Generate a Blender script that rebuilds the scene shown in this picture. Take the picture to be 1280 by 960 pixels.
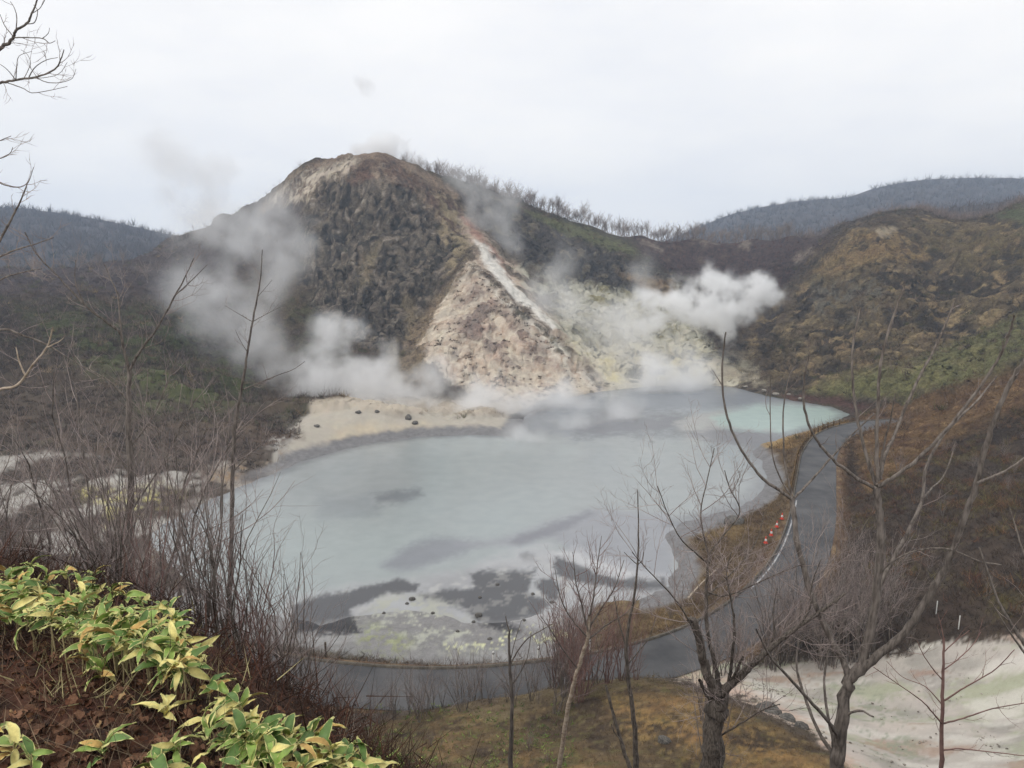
import bpy, math, random
import numpy as np
from mathutils import Vector, Matrix, Quaternion

R = math.radians
scene = bpy.context.scene
for o in list(bpy.data.objects):
    bpy.data.objects.remove(o)
COL = scene.collection

# ------------------------------------------------------------------ camera
ZC, FPX, CX, CY = 30.0, 881.0, 640.0, 480.0
PITCH = math.atan((480 - 320) / FPX)
cam_data = bpy.data.cameras.new('camera')
cam_data.sensor_width = 36
cam_data.lens = 36 * FPX / 1280
cam_data.clip_start = 0.05
cam_data.clip_end = 20000
cam = bpy.data.objects.new('camera', cam_data)
COL.objects.link(cam)
cam.location = (0, 0, ZC)
cam.rotation_euler = (math.pi / 2 - PITCH, 0, 0)
scene.camera = cam

# ------------------------------------------------------------------ sky, sun, exposure
SUN_EL, SUN_AZ = 52.0, -118.0            # degrees; azimuth from +Y (the view) towards +X
world = bpy.data.worlds.new('World')
scene.world = world
world.use_nodes = True
nt = world.node_tree
for n in list(nt.nodes):
    nt.nodes.remove(n)
def wn(kind, **kw):
    n = nt.nodes.new(kind)
    for k, v in kw.items():
        setattr(n, k, v)
    return n
w_out = wn('ShaderNodeOutputWorld')
w_bg = wn('ShaderNodeBackground')
w_sky = wn('ShaderNodeTexSky', sky_type='NISHITA', sun_disc=False)
w_sky.sun_elevation = R(SUN_EL)
w_sky.sun_rotation = R(SUN_AZ)
w_sky.air_density = 1.0
w_sky.dust_density = 2.0
w_bg.inputs['Strength'].default_value = 0.1
w_co = wn('ShaderNodeTexCoord')
w_map = wn('ShaderNodeMapping')
w_map.inputs['Scale'].default_value = (1.0, 1.0, 3.2)
nt.links.new(w_co.outputs['Generated'], w_map.inputs['Vector'])
w_noise = wn('ShaderNodeTexNoise')
w_noise.inputs['Scale'].default_value = 1.5
w_noise.inputs['Detail'].default_value = 5
w_noise.inputs['Roughness'].default_value = 0.5
w_noise.inputs['Distortion'].default_value = 0.4
nt.links.new(w_map.outputs['Vector'], w_noise.inputs['Vector'])
w_ramp = wn('ShaderNodeValToRGB')       # cloud cover: a thin blue showing through in a few places
w_ramp.color_ramp.elements[0].position = 0.30
w_ramp.color_ramp.elements[0].color = (0.84, 0.84, 0.84, 1)
w_ramp.color_ramp.elements[1].position = 0.52
w_ramp.color_ramp.elements[1].color = (1, 1, 1, 1)
nt.links.new(w_noise.outputs['Fac'], w_ramp.inputs['Fac'])
w_noise2 = wn('ShaderNodeTexNoise')
w_noise2.inputs['Scale'].default_value = 3.0
w_noise2.inputs['Detail'].default_value = 6
w_noise2.inputs['Roughness'].default_value = 0.55
nt.links.new(w_map.outputs['Vector'], w_noise2.inputs['Vector'])
w_ramp2 = wn('ShaderNodeValToRGB')      # cloud brightness
w_ramp2.color_ramp.elements[0].position = 0.3
w_ramp2.color_ramp.elements[0].color = (9.7, 9.75, 10.0, 1)
w_ramp2.color_ramp.elements[1].position = 0.62
w_ramp2.color_ramp.elements[1].color = (10.9, 10.75, 10.6, 1)
nt.links.new(w_noise2.outputs['Fac'], w_ramp2.inputs['Fac'])
w_mix = wn('ShaderNodeMix', data_type='RGBA')
nt.links.new(w_ramp.outputs['Color'], w_mix.inputs[0])
nt.links.new(w_sky.outputs['Color'], w_mix.inputs[6])
nt.links.new(w_ramp2.outputs['Color'], w_mix.inputs[7])
nt.links.new(w_mix.outputs[2], w_bg.inputs['Color'])
nt.links.new(w_bg.outputs['Background'], w_out.inputs['Surface'])

sun_data = bpy.data.lights.new('sun', 'SUN')
sun_data.energy = 1.4
sun_data.angle = R(14)
sun_data.color = (1.0, 0.96, 0.90)
sun = bpy.data.objects.new('sun', sun_data)
COL.objects.link(sun)
_d = Vector((math.sin(R(SUN_AZ)) * math.cos(R(SUN_EL)), math.cos(R(SUN_AZ)) * math.cos(R(SUN_EL)), math.sin(R(SUN_EL))))
sun.rotation_euler = _d.to_track_quat('Z', 'Y').to_euler()
sun.location = _d * 100

scene.view_settings.view_transform = 'Standard'
scene.view_settings.look = 'None'
scene.view_settings.gamma = 1
scene.view_settings.exposure = 0
scene.view_settings.use_curve_mapping = False
scene.cycles.use_denoising = True
scene.cycles.max_bounces = 12
scene.cycles.diffuse_bounces = 3
scene.cycles.volume_bounces = 8
scene.cycles.transparent_max_bounces = 12

# ------------------------------------------------------------------ geometry of the view (survey of the place from the photograph)
_ct, _st = math.cos(PITCH), math.sin(PITCH)
def ray(px, py):
    x, y = (px - CX) / FPX, (CY - py) / FPX
    return np.array([x, _ct + y * _st, -_st + y * _ct])
def P(px, py, Y):
    """World point seen at a photo pixel at forward distance Y."""
    d = ray(px, py)
    return np.array([d[0] / d[1] * Y, Y, ZC + d[2] / d[1] * Y])
def PZ(px, py, z=0.0):
    """World point seen at a photo pixel on the level z."""
    d = ray(px, py)
    t = (z - ZC) / d[2]
    return np.array([d[0] * t, d[1] * t, z])
def proj(p):
    q = np.asarray(p, float).reshape(-1, 3) - np.array([0, 0, ZC])
    dep = q[:, 1] * _ct - q[:, 2] * _st
    up = q[:, 1] * _st + q[:, 2] * _ct
    dep = np.maximum(dep, 0.02)
    return CX + FPX * q[:, 0] / dep, CY - FPX * up / dep

# ------------------------------------------------------------------ noise
_rng = np.random.RandomState(11)
_perm = np.concatenate([_rng.permutation(256)] * 3)
_grad = _rng.normal(size=(256, 3)); _grad /= np.linalg.norm(_grad, axis=1)[:, None]
_grad = _grad.astype(np.float32)
def pnoise(p):
    p = np.asarray(p, np.float32)
    i = np.floor(p).astype(np.int64)
    f = p - i
    i &= 255
    w = f * f * f * (f * (f * 6 - 15) + 10)
    out = np.zeros(len(p), np.float32)
    for a in (0, 1):
        wx = w[:, 0] if a else 1 - w[:, 0]
        ha = _perm[i[:, 0] + a]
        for b in (0, 1):
            wy = w[:, 1] if b else 1 - w[:, 1]
            hb = _perm[ha + i[:, 1] + b]
            for c in (0, 1):
                wz = w[:, 2] if c else 1 - w[:, 2]
                g = _grad[_perm[hb + i[:, 2] + c]]
                out += wx * wy * wz * (g[:, 0] * (f[:, 0] - a) + g[:, 1] * (f[:, 1] - b) + g[:, 2] * (f[:, 2] - c))
    return out * 1.6
def fbm(p, octaves=4, gain=0.5, off=0.0):
    p = np.asarray(p, np.float32) + np.float32(off)
    s, a, t = np.zeros(len(p), np.float32), 1.0, 0.0
    for k in range(octaves):
        s += a * pnoise(p * (2.03 ** k) + 17.3 * k)
        t += a; a *= gain
    return s / t
def ridged(p, octaves=4, gain=0.5, off=0.0):
    p = np.asarray(p, np.float32) + np.float32(off)
    s, a, t = np.zeros(len(p), np.float32), 1.0, 0.0
    for k in range(octaves):
        s += a * (1 - 2 * np.abs(pnoise(p * (2.03 ** k) + 9.1 * k)))
        t += a; a *= gain
    return s / t
def sstep(a, b, x):
    t = np.clip((x - a) / (b - a), 0, 1)
    return t * t * (3 - 2 * t)
def poly_sd(poly, x, y):
    """Signed distance (inside negative) from points to a polygon."""
    poly = np.asarray(poly, float)
    d = np.full(len(x), 1e18); ins = np.zeros(len(x), bool)
    for k in range(len(poly)):
        ax, ay = poly[k - 1]; bx, by = poly[k]
        ex, ey = bx - ax, by - ay
        t = np.clip(((x - ax) * ex + (y - ay) * ey) / (ex * ex + ey * ey + 1e-12), 0, 1)
        d = np.minimum(d, (x - ax - t * ex) ** 2 + (y - ay - t * ey) ** 2)
        if ay != by:
            c = ((ay > y) != (by > y)) & (x < (bx - ax) * (y - ay) / (by - ay) + ax)
            ins ^= c
    d = np.sqrt(d)
    return np.where(ins, -d, d)
def catmull(pts, n=8):
    pts = np.asarray(pts, float)
    q = np.vstack([2 * pts[0] - pts[1], pts, 2 * pts[-1] - pts[-2]])
    out = []
    for k in range(1, len(q) - 2):
        for j in range(n):
            t = j / n
            out.append(0.5 * (2 * q[k] + (q[k + 1] - q[k - 1]) * t + (2 * q[k - 1] - 5 * q[k] + 4 * q[k + 1] - q[k + 2]) * t * t
                              + (3 * q[k] - q[k - 1] - 3 * q[k + 1] + q[k + 2]) * t ** 3))
    out.append(q[-2])
    return np.array(out)

# ------------------------------------------------------------------ object helpers
def mesh_np(name, v, f, smooth=True):
    """Mesh from numpy arrays; f is (m,3) or (m,4)."""
    me = bpy.data.meshes.new(name)
    v = np.asarray(v, np.float32); f = np.asarray(f, np.int32)
    m, k = f.shape
    me.vertices.add(len(v)); me.vertices.foreach_set('co', v.ravel())
    me.loops.add(m * k); me.loops.foreach_set('vertex_index', f.ravel())
    me.polygons.add(m); me.polygons.foreach_set('loop_start', np.arange(0, m * k, k, dtype=np.int32))
    me.update(calc_edges=True)
    if smooth:
        me.polygons.foreach_set('use_smooth', np.ones(m, bool))
    return me
def colour_attr(me, rgb, name='albedo', grain=None):
    a = me.color_attributes.new(name, 'FLOAT_COLOR', 'POINT')
    c = np.ones((len(rgb), 4), np.float32); c[:, :3] = rgb
    if grain is not None: c[:, 3] = grain
    a.data.foreach_set('color', c.ravel())
def link(name, me, mat=None, parent=None, loc=None):
    o = bpy.data.objects.new(name, me)
    COL.objects.link(o)
    if mat is not None and me is not None and not me.materials:
        me.materials.append(mat)
    if parent is not None:
        o.parent = parent
    if loc is not None:
        o.location = loc
    return o
def structure(name, me, mat=None):
    o = link(name, me, mat); o['kind'] = 'structure'; return o
def stuff(o, label=None):
    o['kind'] = 'stuff'
    if label: o['label'] = label
    return o
def tag(o, label, cat, group=None):
    o['label'] = label; o['category'] = cat
    if group: o['group'] = group
    return o
def empty(name, loc, rz=0.0):
    o = bpy.data.objects.new(name, None)
    COL.objects.link(o); o.location = loc; o.rotation_euler = (0, 0, rz)
    o.empty_display_size = 0.2
    return o
CHILD = {}
def part(name, me, mat, root, loc=None):
    o = link(name, me, mat, root, loc); CHILD.setdefault(root.name, []).append(o); return o
def copy_tree(o, parent=None):
    c = o.copy(); COL.objects.link(c)
    if parent is not None:
        c.parent = parent
    for ch in CHILD.get(o.name, []):
        d = copy_tree(ch, c); CHILD.setdefault(c.name, []).append(d)
    return c

# ------------------------------------------------------------------ materials
def srgb(r, g, b):
    f = lambda c: (c / 255 / 12.92) if c / 255 <= 0.04045 else ((c / 255 + 0.055) / 1.055) ** 2.4
    return (f(r), f(g), f(b))
def material(name, rough=0.9, spec=0.2):
    m = bpy.data.materials.new(name); m.use_nodes = True
    t = m.node_tree; b = t.nodes['Principled BSDF']
    b.inputs['Roughness'].default_value = rough
    b.inputs['Specular IOR Level'].default_value = spec
    return m, t, b
def noise_mat(name, c1, c2, scale=8.0, detail=5, rough=0.9, spec=0.2, bump=0.3, bdist=0.02, stretch=(1, 1, 1), lo=0.35, hi=0.65, attr=None, translucent=0, vary=0.0):
    """Two colours blended by object-space noise, with a little bump; attr multiplies a colour attribute in."""
    m, t, b = material(name, rough, spec)
    N, L = t.nodes.new, t.links.new
    tc = N('ShaderNodeTexCoord'); mp = N('ShaderNodeMapping'); mp.inputs['Scale'].default_value = stretch
    L(tc.outputs['Object'], mp.inputs['Vector'])
    no = N('ShaderNodeTexNoise'); no.inputs['Scale'].default_value = scale; no.inputs['Detail'].default_value = detail
    no.inputs['Roughness'].default_value = 0.6
    L(mp.outputs['Vector'], no.inputs['Vector'])
    rp = N('ShaderNodeValToRGB')
    rp.color_ramp.elements[0].position = lo; rp.color_ramp.elements[0].color = (*c1, 1)
    rp.color_ramp.elements[1].position = hi; rp.color_ramp.elements[1].color = (*c2, 1)
    L(no.outputs['Fac'], rp.inputs['Fac'])
    col = rp.outputs['Color']
    if attr:
        at = N('ShaderNodeAttribute'); at.attribute_name = attr
        mx = N('ShaderNodeMix'); mx.data_type = 'RGBA'; mx.blend_type = 'MULTIPLY'; mx.inputs[0].default_value = 1
        L(at.outputs['Color'], mx.inputs[6]); L(col, mx.inputs[7]); col = mx.outputs[2]
    if vary:
        oi = N('ShaderNodeObjectInfo'); hs = N('ShaderNodeHueSaturation'); mr = N('ShaderNodeMapRange')
        mr.inputs['To Min'].default_value = 1 - vary; mr.inputs['To Max'].default_value = 1 + vary
        L(oi.outputs['Random'], mr.inputs['Value']); L(mr.outputs['Result'], hs.inputs['Value']); L(col, hs.inputs['Color'])
        col = hs.outputs['Color']
    L(col, b.inputs['Base Color'])
    if bump:
        bp = N('ShaderNodeBump'); bp.inputs['Strength'].default_value = bump; bp.inputs['Distance'].default_value = bdist
        L(no.outputs['Fac'], bp.inputs['Height']); L(bp.outputs['Normal'], b.inputs['Normal'])
    return m
# ------------------------------------------------------------------ THE TERRAIN: survey points
LAKE_PX = [(180, 672), (215, 648), (265, 622), (320, 600), (385, 574), (450, 556), (520, 546), (590, 543), (640, 545), (655, 520), (690, 503), (735, 491),
           (770, 487), (820, 482), (870, 480), (920, 484), (955, 494), (1000, 502), (1040, 508), (1062, 518), (1050, 528),
           (1010, 538), (985, 545), (955, 556), (942, 566), (956, 580), (962, 598), (955, 618), (925, 634), (885, 646), (850, 656), (835, 672),
           (842, 690), (850, 708), (844, 724), (834, 740), (800, 752), (748, 754), (700, 764), (655, 776), (600, 782), (560, 774), (505, 764), (455, 770), (400, 782), (350, 774), (300, 762), (230, 730)]
LAKE = np.array([PZ(a, b)[:2] for a, b in LAKE_PX])
ROAD_PX = [(1130, 528), (1082, 532), (1044, 544), (1026, 566), (1021, 600), (1016, 650), (998, 705), (955, 757), (895, 797), (810, 828), (710, 848), (600, 860),
           (480, 860), (340, 845), (200, 815), (60, 785), (-120, 760)]
ROAD = catmull([PZ(a, b, 2.0) for a, b in ROAD_PX], 10)
ROAD_W = 2.25
S = []                                   # survey points (X, Y, z)
def s(px, py, Y): S.append(tuple(P(px, py, Y)))
CREST = [(130, 330, 262), (215, 294, 262), (245, 287, 258), (275, 271, 250), (310, 259, 246), (340, 242, 240), (368, 219, 234), (380, 210, 232), (412, 205, 232), (440, 192, 232),
         (453, 203, 229), (466, 194, 224), (485, 200, 226), (510, 211, 236), (555, 226, 250), (600, 239, 256), (650, 255, 260), (700, 270, 264), (740, 281, 270), (800, 293, 282),
         (870, 296, 290), (940, 298, 290), (990, 294, 282), (1050, 277, 268), (1100, 268, 260), (1150, 262, 252), (1280, 250, 232), (1400, 240, 214), (1560, 232, 195)]
for a in CREST:
    s(*a)
    for dy, dz in ((22, 9), (70, 24)):
        p = P(*a); q = p * (a[2] + dy) / a[2]
        S.append((q[0], q[1], p[2] - dz if p[2] > 26 else p[2] - dz * 0.5))
for a in [
    # mountain face
    (385, 224, 224), (430, 212, 219), (470, 206, 216), (520, 226, 220), (560, 250, 226), (600, 262, 236), (640, 272, 244), (700, 289, 248), (760, 311, 253), (800, 322, 253), (845, 350, 246),
    (300, 320, 232), (340, 290, 226), (330, 350, 214), (370, 270, 218), (390, 300, 208), (395, 400, 190), (440, 290, 206), (440, 350, 194), (440, 420, 176), (485, 280, 205), (495, 350, 191), (530, 290, 208),
    (540, 340, 197), (505, 430, 172), (540, 400, 180), (400, 460, 164), (470, 480, 154), (350, 450, 168), (340, 500, 140), (300, 400, 190), (250, 345, 236), (230, 320, 250), (250, 400, 190), (270, 450, 160),
    (420, 505, 136), (520, 505, 138), (580, 510, 137), (570, 295, 214),
    # pale spur
    (588, 333, 189), (620, 368, 180), (660, 408, 171), (700, 448, 163.5), (735, 482, 156), (560, 385, 177), (540, 430, 166), (535, 470, 152), (600, 430, 163), (640, 450, 160), (600, 480, 150), (660, 480, 154), (620, 502, 143),
    (575, 370, 183),
    # gully behind the spur, crater wall
    (600, 300, 212), (640, 345, 202), (680, 390, 191), (725, 435, 177), (765, 475, 163), (650, 305, 232), (690, 330, 228), (700, 370, 212), (740, 350, 232), (750, 390, 208), (790, 350, 240), (785, 425, 192),
    (800, 462, 172), (850, 385, 222), (850, 435, 194), (875, 466, 172), (905, 410, 204), (925, 458, 172), (820, 400, 214),
    # dark red slope and right hill
    (850, 335, 262), (800, 305, 272), (920, 345, 258), (920, 320, 274), (960, 375, 228), (940, 425, 194), (1000, 340, 246), (1010, 310, 264), (1105, 285, 216), (1075, 290, 219), (1040, 310, 226), (990, 370, 214), (980, 400, 202),
    (1040, 350, 208), (1100, 345, 197), (1060, 400, 186), (1040, 430, 176), (970, 445, 180), (955, 478, 160), (1040, 478, 148), (1000, 488, 149), (1100, 430, 166), (1160, 350, 204), (1150, 292, 228), (1220, 300, 215),
    (1220, 380, 180), (1200, 440, 150), (1280, 320, 195), (1280, 400, 160), (1100, 488, 134), (1200, 488, 126), (1280, 450, 128), (1400, 330, 175), (1400, 420, 130), (1400, 520, 90), (1500, 600, 62),
    # slope right of the road
    (1150, 515, 114), (1100, 530, 111), (1220, 490, 112), (1280, 490, 104), (1110, 565, 97), (1180, 560, 94), (1280, 560, 85), (1085, 610, 81), (1130, 640, 70), (1200, 640, 65), (1280, 650, 58), (1080, 700, 62), (1110, 745, 51), (1200, 745, 48.5),
    (1280, 745, 47), (1400, 700, 46), (1400, 800, 38),
    # pale gully
    (1280, 797, 43), (1150, 815, 44), (1060, 830, 44), (960, 830, 45), (1000, 850, 42), (1100, 885, 37.5), (1200, 900, 35), (1280, 885, 36), (1130, 958, 29.5), (1280, 955, 29), (1400, 950, 27), (900, 845, 42.5),
    # mound below the viewpoint
    (500, 897, 35.5), (600, 877, 36.5), (720, 851, 37.5), (800, 849, 36.5), (880, 869, 33.5), (960, 902, 30.5), (1040, 947, 26.5), (700, 900, 32), (620, 930, 29), (850, 920, 28), (700, 955, 26), (900, 955, 25.2), (560, 960, 26), (480, 940, 30), (400, 930, 33),
    # left lowland
    (0, 376, 178), (100, 373, 178), (190, 378, 182), (0, 420, 145), (100, 405, 152), (200, 420, 152), (100, 450, 128), (200, 460, 136), (0, 470, 122), (100, 500, 111), (200, 500, 117), (300, 500, 124), (0, 520, 105), (50, 545, 99), (200, 550, 101),
    (300, 550, 104), (360, 535, 112), (-120, 380, 170), (-120, 480, 115), (-120, 560, 95), (-250, 420, 130), (0, 355, 215), (100, 350, 220), (-120, 350, 210), (0, 340, 262), (-120, 335, 262), (-260, 330, 262),
]:
    s(*a)
for px, py, z in [(0, 585, 2.2), (100, 590, 2.2), (200, 590, 2.0), (300, 570, 1.6), (120, 640, 1.2), (0, 660, 1.5), (-100, 640, 2), (100, 720, 1.2), (-100, 720, 1.8), (250, 770, 1.0), (390, 530, 3.2), (440, 517, 4.0), (500, 520, 3.0), (560, 530, 1.5), (610, 530, 1.0),
                  (420, 545, 1.6), (500, 800, 0.7), (620, 800, 0.6), (740, 790, 0.8), (560, 770, 0.35), (860, 700, 1.0), (930, 660, 1.2), (975, 600, 1.3), (970, 565, 1.2), (880, 740, 1.5),
                  (1080, 512, 1.6), (1080, 522, 1.9)]:
    S.append(tuple(PZ(px, py, z)))
for q in ROAD[::6]:
    S.append(tuple(q))
S += [(0, .3, 28.4), (0, -2, 28.6), (-4, 0, 28.4), (4, 0, 28.0), (-2.6, 3, 27.65), (-3.7, 5, 27.45), (-1.3, 2.3, 27.75), (0, 1.4, 27.9), (-2.2, 4.3, 27.4), (-1.5, 3.8, 27.4), (-1.0, 3.3, 27.4), (-.35, 2.75, 27.5), (.6, 2.0, 27.2),
      (.9, 3, 26.2), (3, 3, 26), (6, 4, 24.8), (0.2, 3.8, 25.9), (0, 5.5, 24.4), (-1.4, 5.2, 25.9), (-2.4, 7, 25.3), (-4.5, 7, 26.6), (-7, 7, 27), (-4, 10, 23.5), (0, 9, 21.5), (5, 9, 21), (10, 9, 22), (-9, 10, 25), (-9, 15, 20.5), (-4, 15, 18), (0, 15, 15.5), (7, 15, 15.2), (15, 15, 17),
      (-11, 22, 15), (-4, 21, 12.5), (1, 20, 12), (9, 20, 11.8), (19, 20, 13.5), (-13, 29, 10), (-22, 29, 12), (-17, 36, 6), (-28, 38, 8), (-36, 28, 14), (-18, 18, 20), (28, 24, 14), (-60, 50, 4), (-80, 80, 5), (-50, 45, 2.4)]
S = np.array(S)

# smooth interpolation of the survey in (direction, log distance)
def qcoord(X, Y):
    Y = np.maximum(Y, 0.25)
    return np.stack([np.clip(X / Y, -4, 4), 0.75 * np.log(Y)], -1)
def kern(a, b):
    d2 = ((a[:, None, :] - b[None, :, :]) ** 2).sum(-1)
    return np.sqrt(d2 + 1e-5)            # linear kernel with a small rounding
_sq = qcoord(S[:, 0], S[:, 1])
_A = np.zeros((len(S) + 3, len(S) + 3))
_A[:len(S), :len(S)] = kern(_sq, _sq) - np.eye(len(S)) * 0.0015
_A[:len(S), len(S)] = 1; _A[:len(S), len(S) + 1:] = _sq
_A[len(S), :len(S)] = 1; _A[len(S) + 1:, :len(S)] = _sq.T
_w = np.linalg.solve(_A, np.concatenate([S[:, 2], [0, 0, 0]]))
def survey(X, Y):
    q = qcoord(X, Y); out = np.empty(len(q))
    for k in range(0, len(q), 20000):
        c = q[k:k + 20000]
        out[k:k + 20000] = kern(c, _sq) @ _w[:len(S)] + _w[len(S)] + c @ _w[len(S) + 1:]
    return out

U = np.concatenate([np.linspace(-1.5, -.82, 50)[:-1], np.linspace(-.82, .82, 800), np.linspace(.82, 1.5, 50)[1:]])
YR = np.concatenate([np.linspace(.3, 2, 14)[:-1], np.linspace(2, 6, 70)[:-1], np.linspace(6, 24, 70)[:-1], np.linspace(24, 60, 120)[:-1], np.linspace(60, 130, 110)[:-1],
                     np.linspace(130, 262, 310)[:-1], np.linspace(262, 380, 50)])
NU, NY = len(U), len(YR)
# coarse evaluation, then bicubic-free upsampling
_cu, _cy = U[::4], YR[::3]
if _cu[-1] != U[-1]: _cu = np.append(_cu, U[-1])
if _cy[-1] != YR[-1]: _cy = np.append(_cy, YR[-1])
_cg = survey((_cu[None, :] * _cy[:, None]).ravel(), np.repeat(_cy, len(_cu))).reshape(len(_cy), len(_cu))
_t1 = np.array([np.interp(U, _cu, r) for r in _cg])
HZ = np.array([np.interp(YR, _cy, _t1[:, k]) for k in range(NU)]).T.copy()
GX = U[None, :] * YR[:, None]; GY = np.repeat(YR[:, None], NU, 1)
x, y, z = GX.ravel(), GY.ravel(), HZ.ravel()
TX, TY = x, y
pos = np.stack([x, y, z], 1)
# distance to the road's centre line
rd = np.full(len(x), 1e9); rz = np.zeros(len(x))
sel = np.where((y > 30) & (y < 150))[0]
for k in range(len(ROAD) - 1):
    a, b = ROAD[k], ROAD[k + 1]
    e = b - a
    t = np.clip(((x[sel] - a[0]) * e[0] + (y[sel] - a[1]) * e[1]) / (e[0] ** 2 + e[1] ** 2), 0, 1)
    d = np.hypot(x[sel] - a[0] - t * e[0], y[sel] - a[1] - t * e[1])
    m = d < rd[sel]
    rd[sel[m]] = d[m]; rz[sel[m]] = (a[2] + t * e[2])[m]
# lake basin
lsd = np.full(len(x), 1e9)
sel = np.where((y > 35) & (y < 190) & (np.abs(x) < 90))[0]
lsd[sel] = poly_sd(LAKE, x[sel], y[sel])
shore_n = np.zeros(len(x)); shore_n[sel] = 0.8 * fbm(pos[sel] * 0.35, 3)
lsd2 = lsd + shore_n
flat = sstep(16, 0, lsd2)
z = np.where(lsd2 > 0, np.maximum(z, 0.06 + 0.02 * np.minimum(lsd2, 14)), z)
z = z * (1 - flat) + flat * np.minimum(z, 0.06 + 0.07 * np.maximum(lsd2, 0) + np.where(y > 100, 0.25, 0.0) * np.maximum(lsd2, 0))
z = np.where(lsd2 < 0, np.maximum(-1.0, 0.06 + lsd2 * 0.25), z)
# relief
n_big = fbm(pos * np.array([.045, .045, .045]), 4)
n_mid = fbm(pos * .16, 4, off=31)
n_fine = fbm(pos * .6, 4, off=57)
near = sstep(60, 38, y)
away = sstep(1.5, 9, lsd) * sstep(ROAD_W + .6, ROAD_W + 5, rd)
far = sstep(110, 135, y)
amp = far * 0.9 + sstep(60, 90, y) * (1 - far) * 0.5 + near * 0.10
_px = CX + FPX * x / np.maximum(y * _ct - (z - ZC) * _st, .02)
_cr = np.interp(_px, [a[0] for a in CREST], [a[2] for a in CREST])
NEAR_CREST = np.where((_px > 700) & (y > 190), sstep(30, 6, np.abs(y - _cr)), 0.0)     # the rim of the crater runs smooth on the right
z = z + away * (1 - .85 * NEAR_CREST) * (amp * (1.6 * n_mid + 0.5 * n_fine) + far * 2.2 * n_big)
nn = sstep(6, 18, y) * near
z = z + away * nn * 0.35 * n_mid + sstep(1.2, 2.5, y) * (1 - sstep(6, 10, y)) * 0.10 * fbm(pos * 2.2, 3)
# the road bed
bed = sstep(ROAD_W + 2.6, ROAD_W + .3, rd)
z = z * (1 - bed) + bed * (rz - 0.06)
mudflat = sstep(9.5, 6.5, lsd) * (y < 72) * sstep(ROAD_W + 1.2, ROAD_W + 4, rd) * (x < 9)
z = np.where(lsd2 > 0, z * (1 - mudflat) + mudflat * (.035 + .012 * np.maximum(lsd2, 0) + .05 * n_mid * sstep(0, 3, lsd2)), z)
H = z.reshape(NY, NU)
pos = np.stack([x, y, z], 1)
def ground_z(X, Y):
    """Height of the terrain at a point."""
    i = np.clip(np.interp(Y, YR, np.arange(NY)), 0, NY - 1.001); j = np.clip(np.interp(X / Y, U, np.arange(NU)), 0, NU - 1.001)
    a, b = int(i), int(j); fa, fb = i - a, j - b
    return float(H[a, b] * (1 - fa) * (1 - fb) + H[a + 1, b] * fa * (1 - fb) + H[a, b + 1] * (1 - fa) * fb + H[a + 1, b + 1] * fa * fb)
# ------------------------------------------------------------------ relief of the rock faces, along the surface normal
px0, py0 = proj(pos)
def region(poly, soft, yr=(0, 1e9), warp=8.0):
    """Weight of a patch of ground outlined in the survey photograph, between two forward distances, with an uneven rim."""
    poly = np.asarray(poly, float)
    lo, hi = poly.min(0) - soft - warp * 1.5, poly.max(0) + soft + warp * 1.5
    m = np.where((px0 > lo[0]) & (px0 < hi[0]) & (py0 > lo[1]) & (py0 < hi[1]) & (TY >= yr[0]) & (TY <= yr[1]))[0]
    w = np.zeros(len(px0))
    if len(m):
        sd = poly_sd(poly, px0[m], py0[m]) + warp * (1.4 * n_mid[m] + 1.2 * n_fine[m] + (1.5 * n_vf[m] if len(n_vf) else 0))
        w[m] = 1 - sstep(-soft, soft, sd)
    return w
n_vf = fbm(pos * 2.6, 3, off=77) * sstep(120, 40, TY)
CLIFF = [(378, 236), (400, 222), (430, 208), (470, 212), (520, 230), (548, 262), (566, 320), (550, 380), (505, 445), (440, 425), (395, 395), (372, 330), (378, 270)]
OUTCROP = [(590, 232), (650, 258), (700, 284), (760, 312), (840, 350), (830, 372), (770, 362), (700, 350), (640, 322), (595, 280)]
SPUR = [(582, 335), (600, 333), (645, 385), (695, 430), (750, 486), (700, 500), (650, 514), (590, 492), (545, 468), (528, 435), (545, 392)]
WALL = [(640, 300), (700, 320), (790, 335), (842, 350), (870, 400), (915, 470), (780, 486), (720, 435), (655, 350)]
KNOB = [(985, 400), (1020, 330), (1070, 300), (1110, 296), (1150, 330), (1170, 400), (1130, 440), (1040, 470), (940, 476), (950, 420)]
rock = np.clip(region(CLIFF, 25, (150, 262)) + 0.8 * region(OUTCROP, 12, (190, 262)) + 0.22 * region(SPUR, 12, (135, 200)) + 0.7 * region(WALL, 14, (150, 255)) + 0.7 * region(KNOB, 20, (140, 240)), 0, 1.2)
rock *= sstep(0, 4, lsd)
def normals(pos):
    p = pos.reshape(NY, NU, 3)
    du = np.gradient(p, axis=1); dv = np.gradient(p, axis=0)
    n = np.cross(du, dv).reshape(-1, 3)
    return n / (np.linalg.norm(n, axis=1)[:, None] + 1e-9)
nrm = normals(pos)
slope_up = nrm[:, 2]
idx = np.where((TY > 120) & (away > 0.01))[0]
pp = pos[idx]
wq = pp + 5.0 * np.stack([fbm(pp * .05, 2, off=3), fbm(pp * .05, 2, off=13), fbm(pp * .05, 2, off=23)], 1)
flute = ridged(wq * np.array([.13, .10, .028]), 4, .55, off=5)
crag = ridged(wq * np.array([.46, .40, .09]), 3, .55, off=45)
gully = ridged(wq * np.array([.055, .05, .012]), 3, .5, off=85)
disp = np.zeros(len(pos))
ledge = ridged(wq * np.array([.06, .06, .30]), 3, .5, off=145)
disp[idx] = rock[idx] * (4.2 * (flute - .3) + 1.2 * crag + .5 * ledge) + (1 - np.minimum(rock[idx], 1)) * ((2.3 + 1.8 * (px0[idx] > 880)) * (gully - .35) + .6 * crag) * sstep(0, 6, lsd[idx])
disp *= np.clip(away, 0, 1) * (1 - .85 * NEAR_CREST)
crest_fade = sstep(262, 250, TY)
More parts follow.
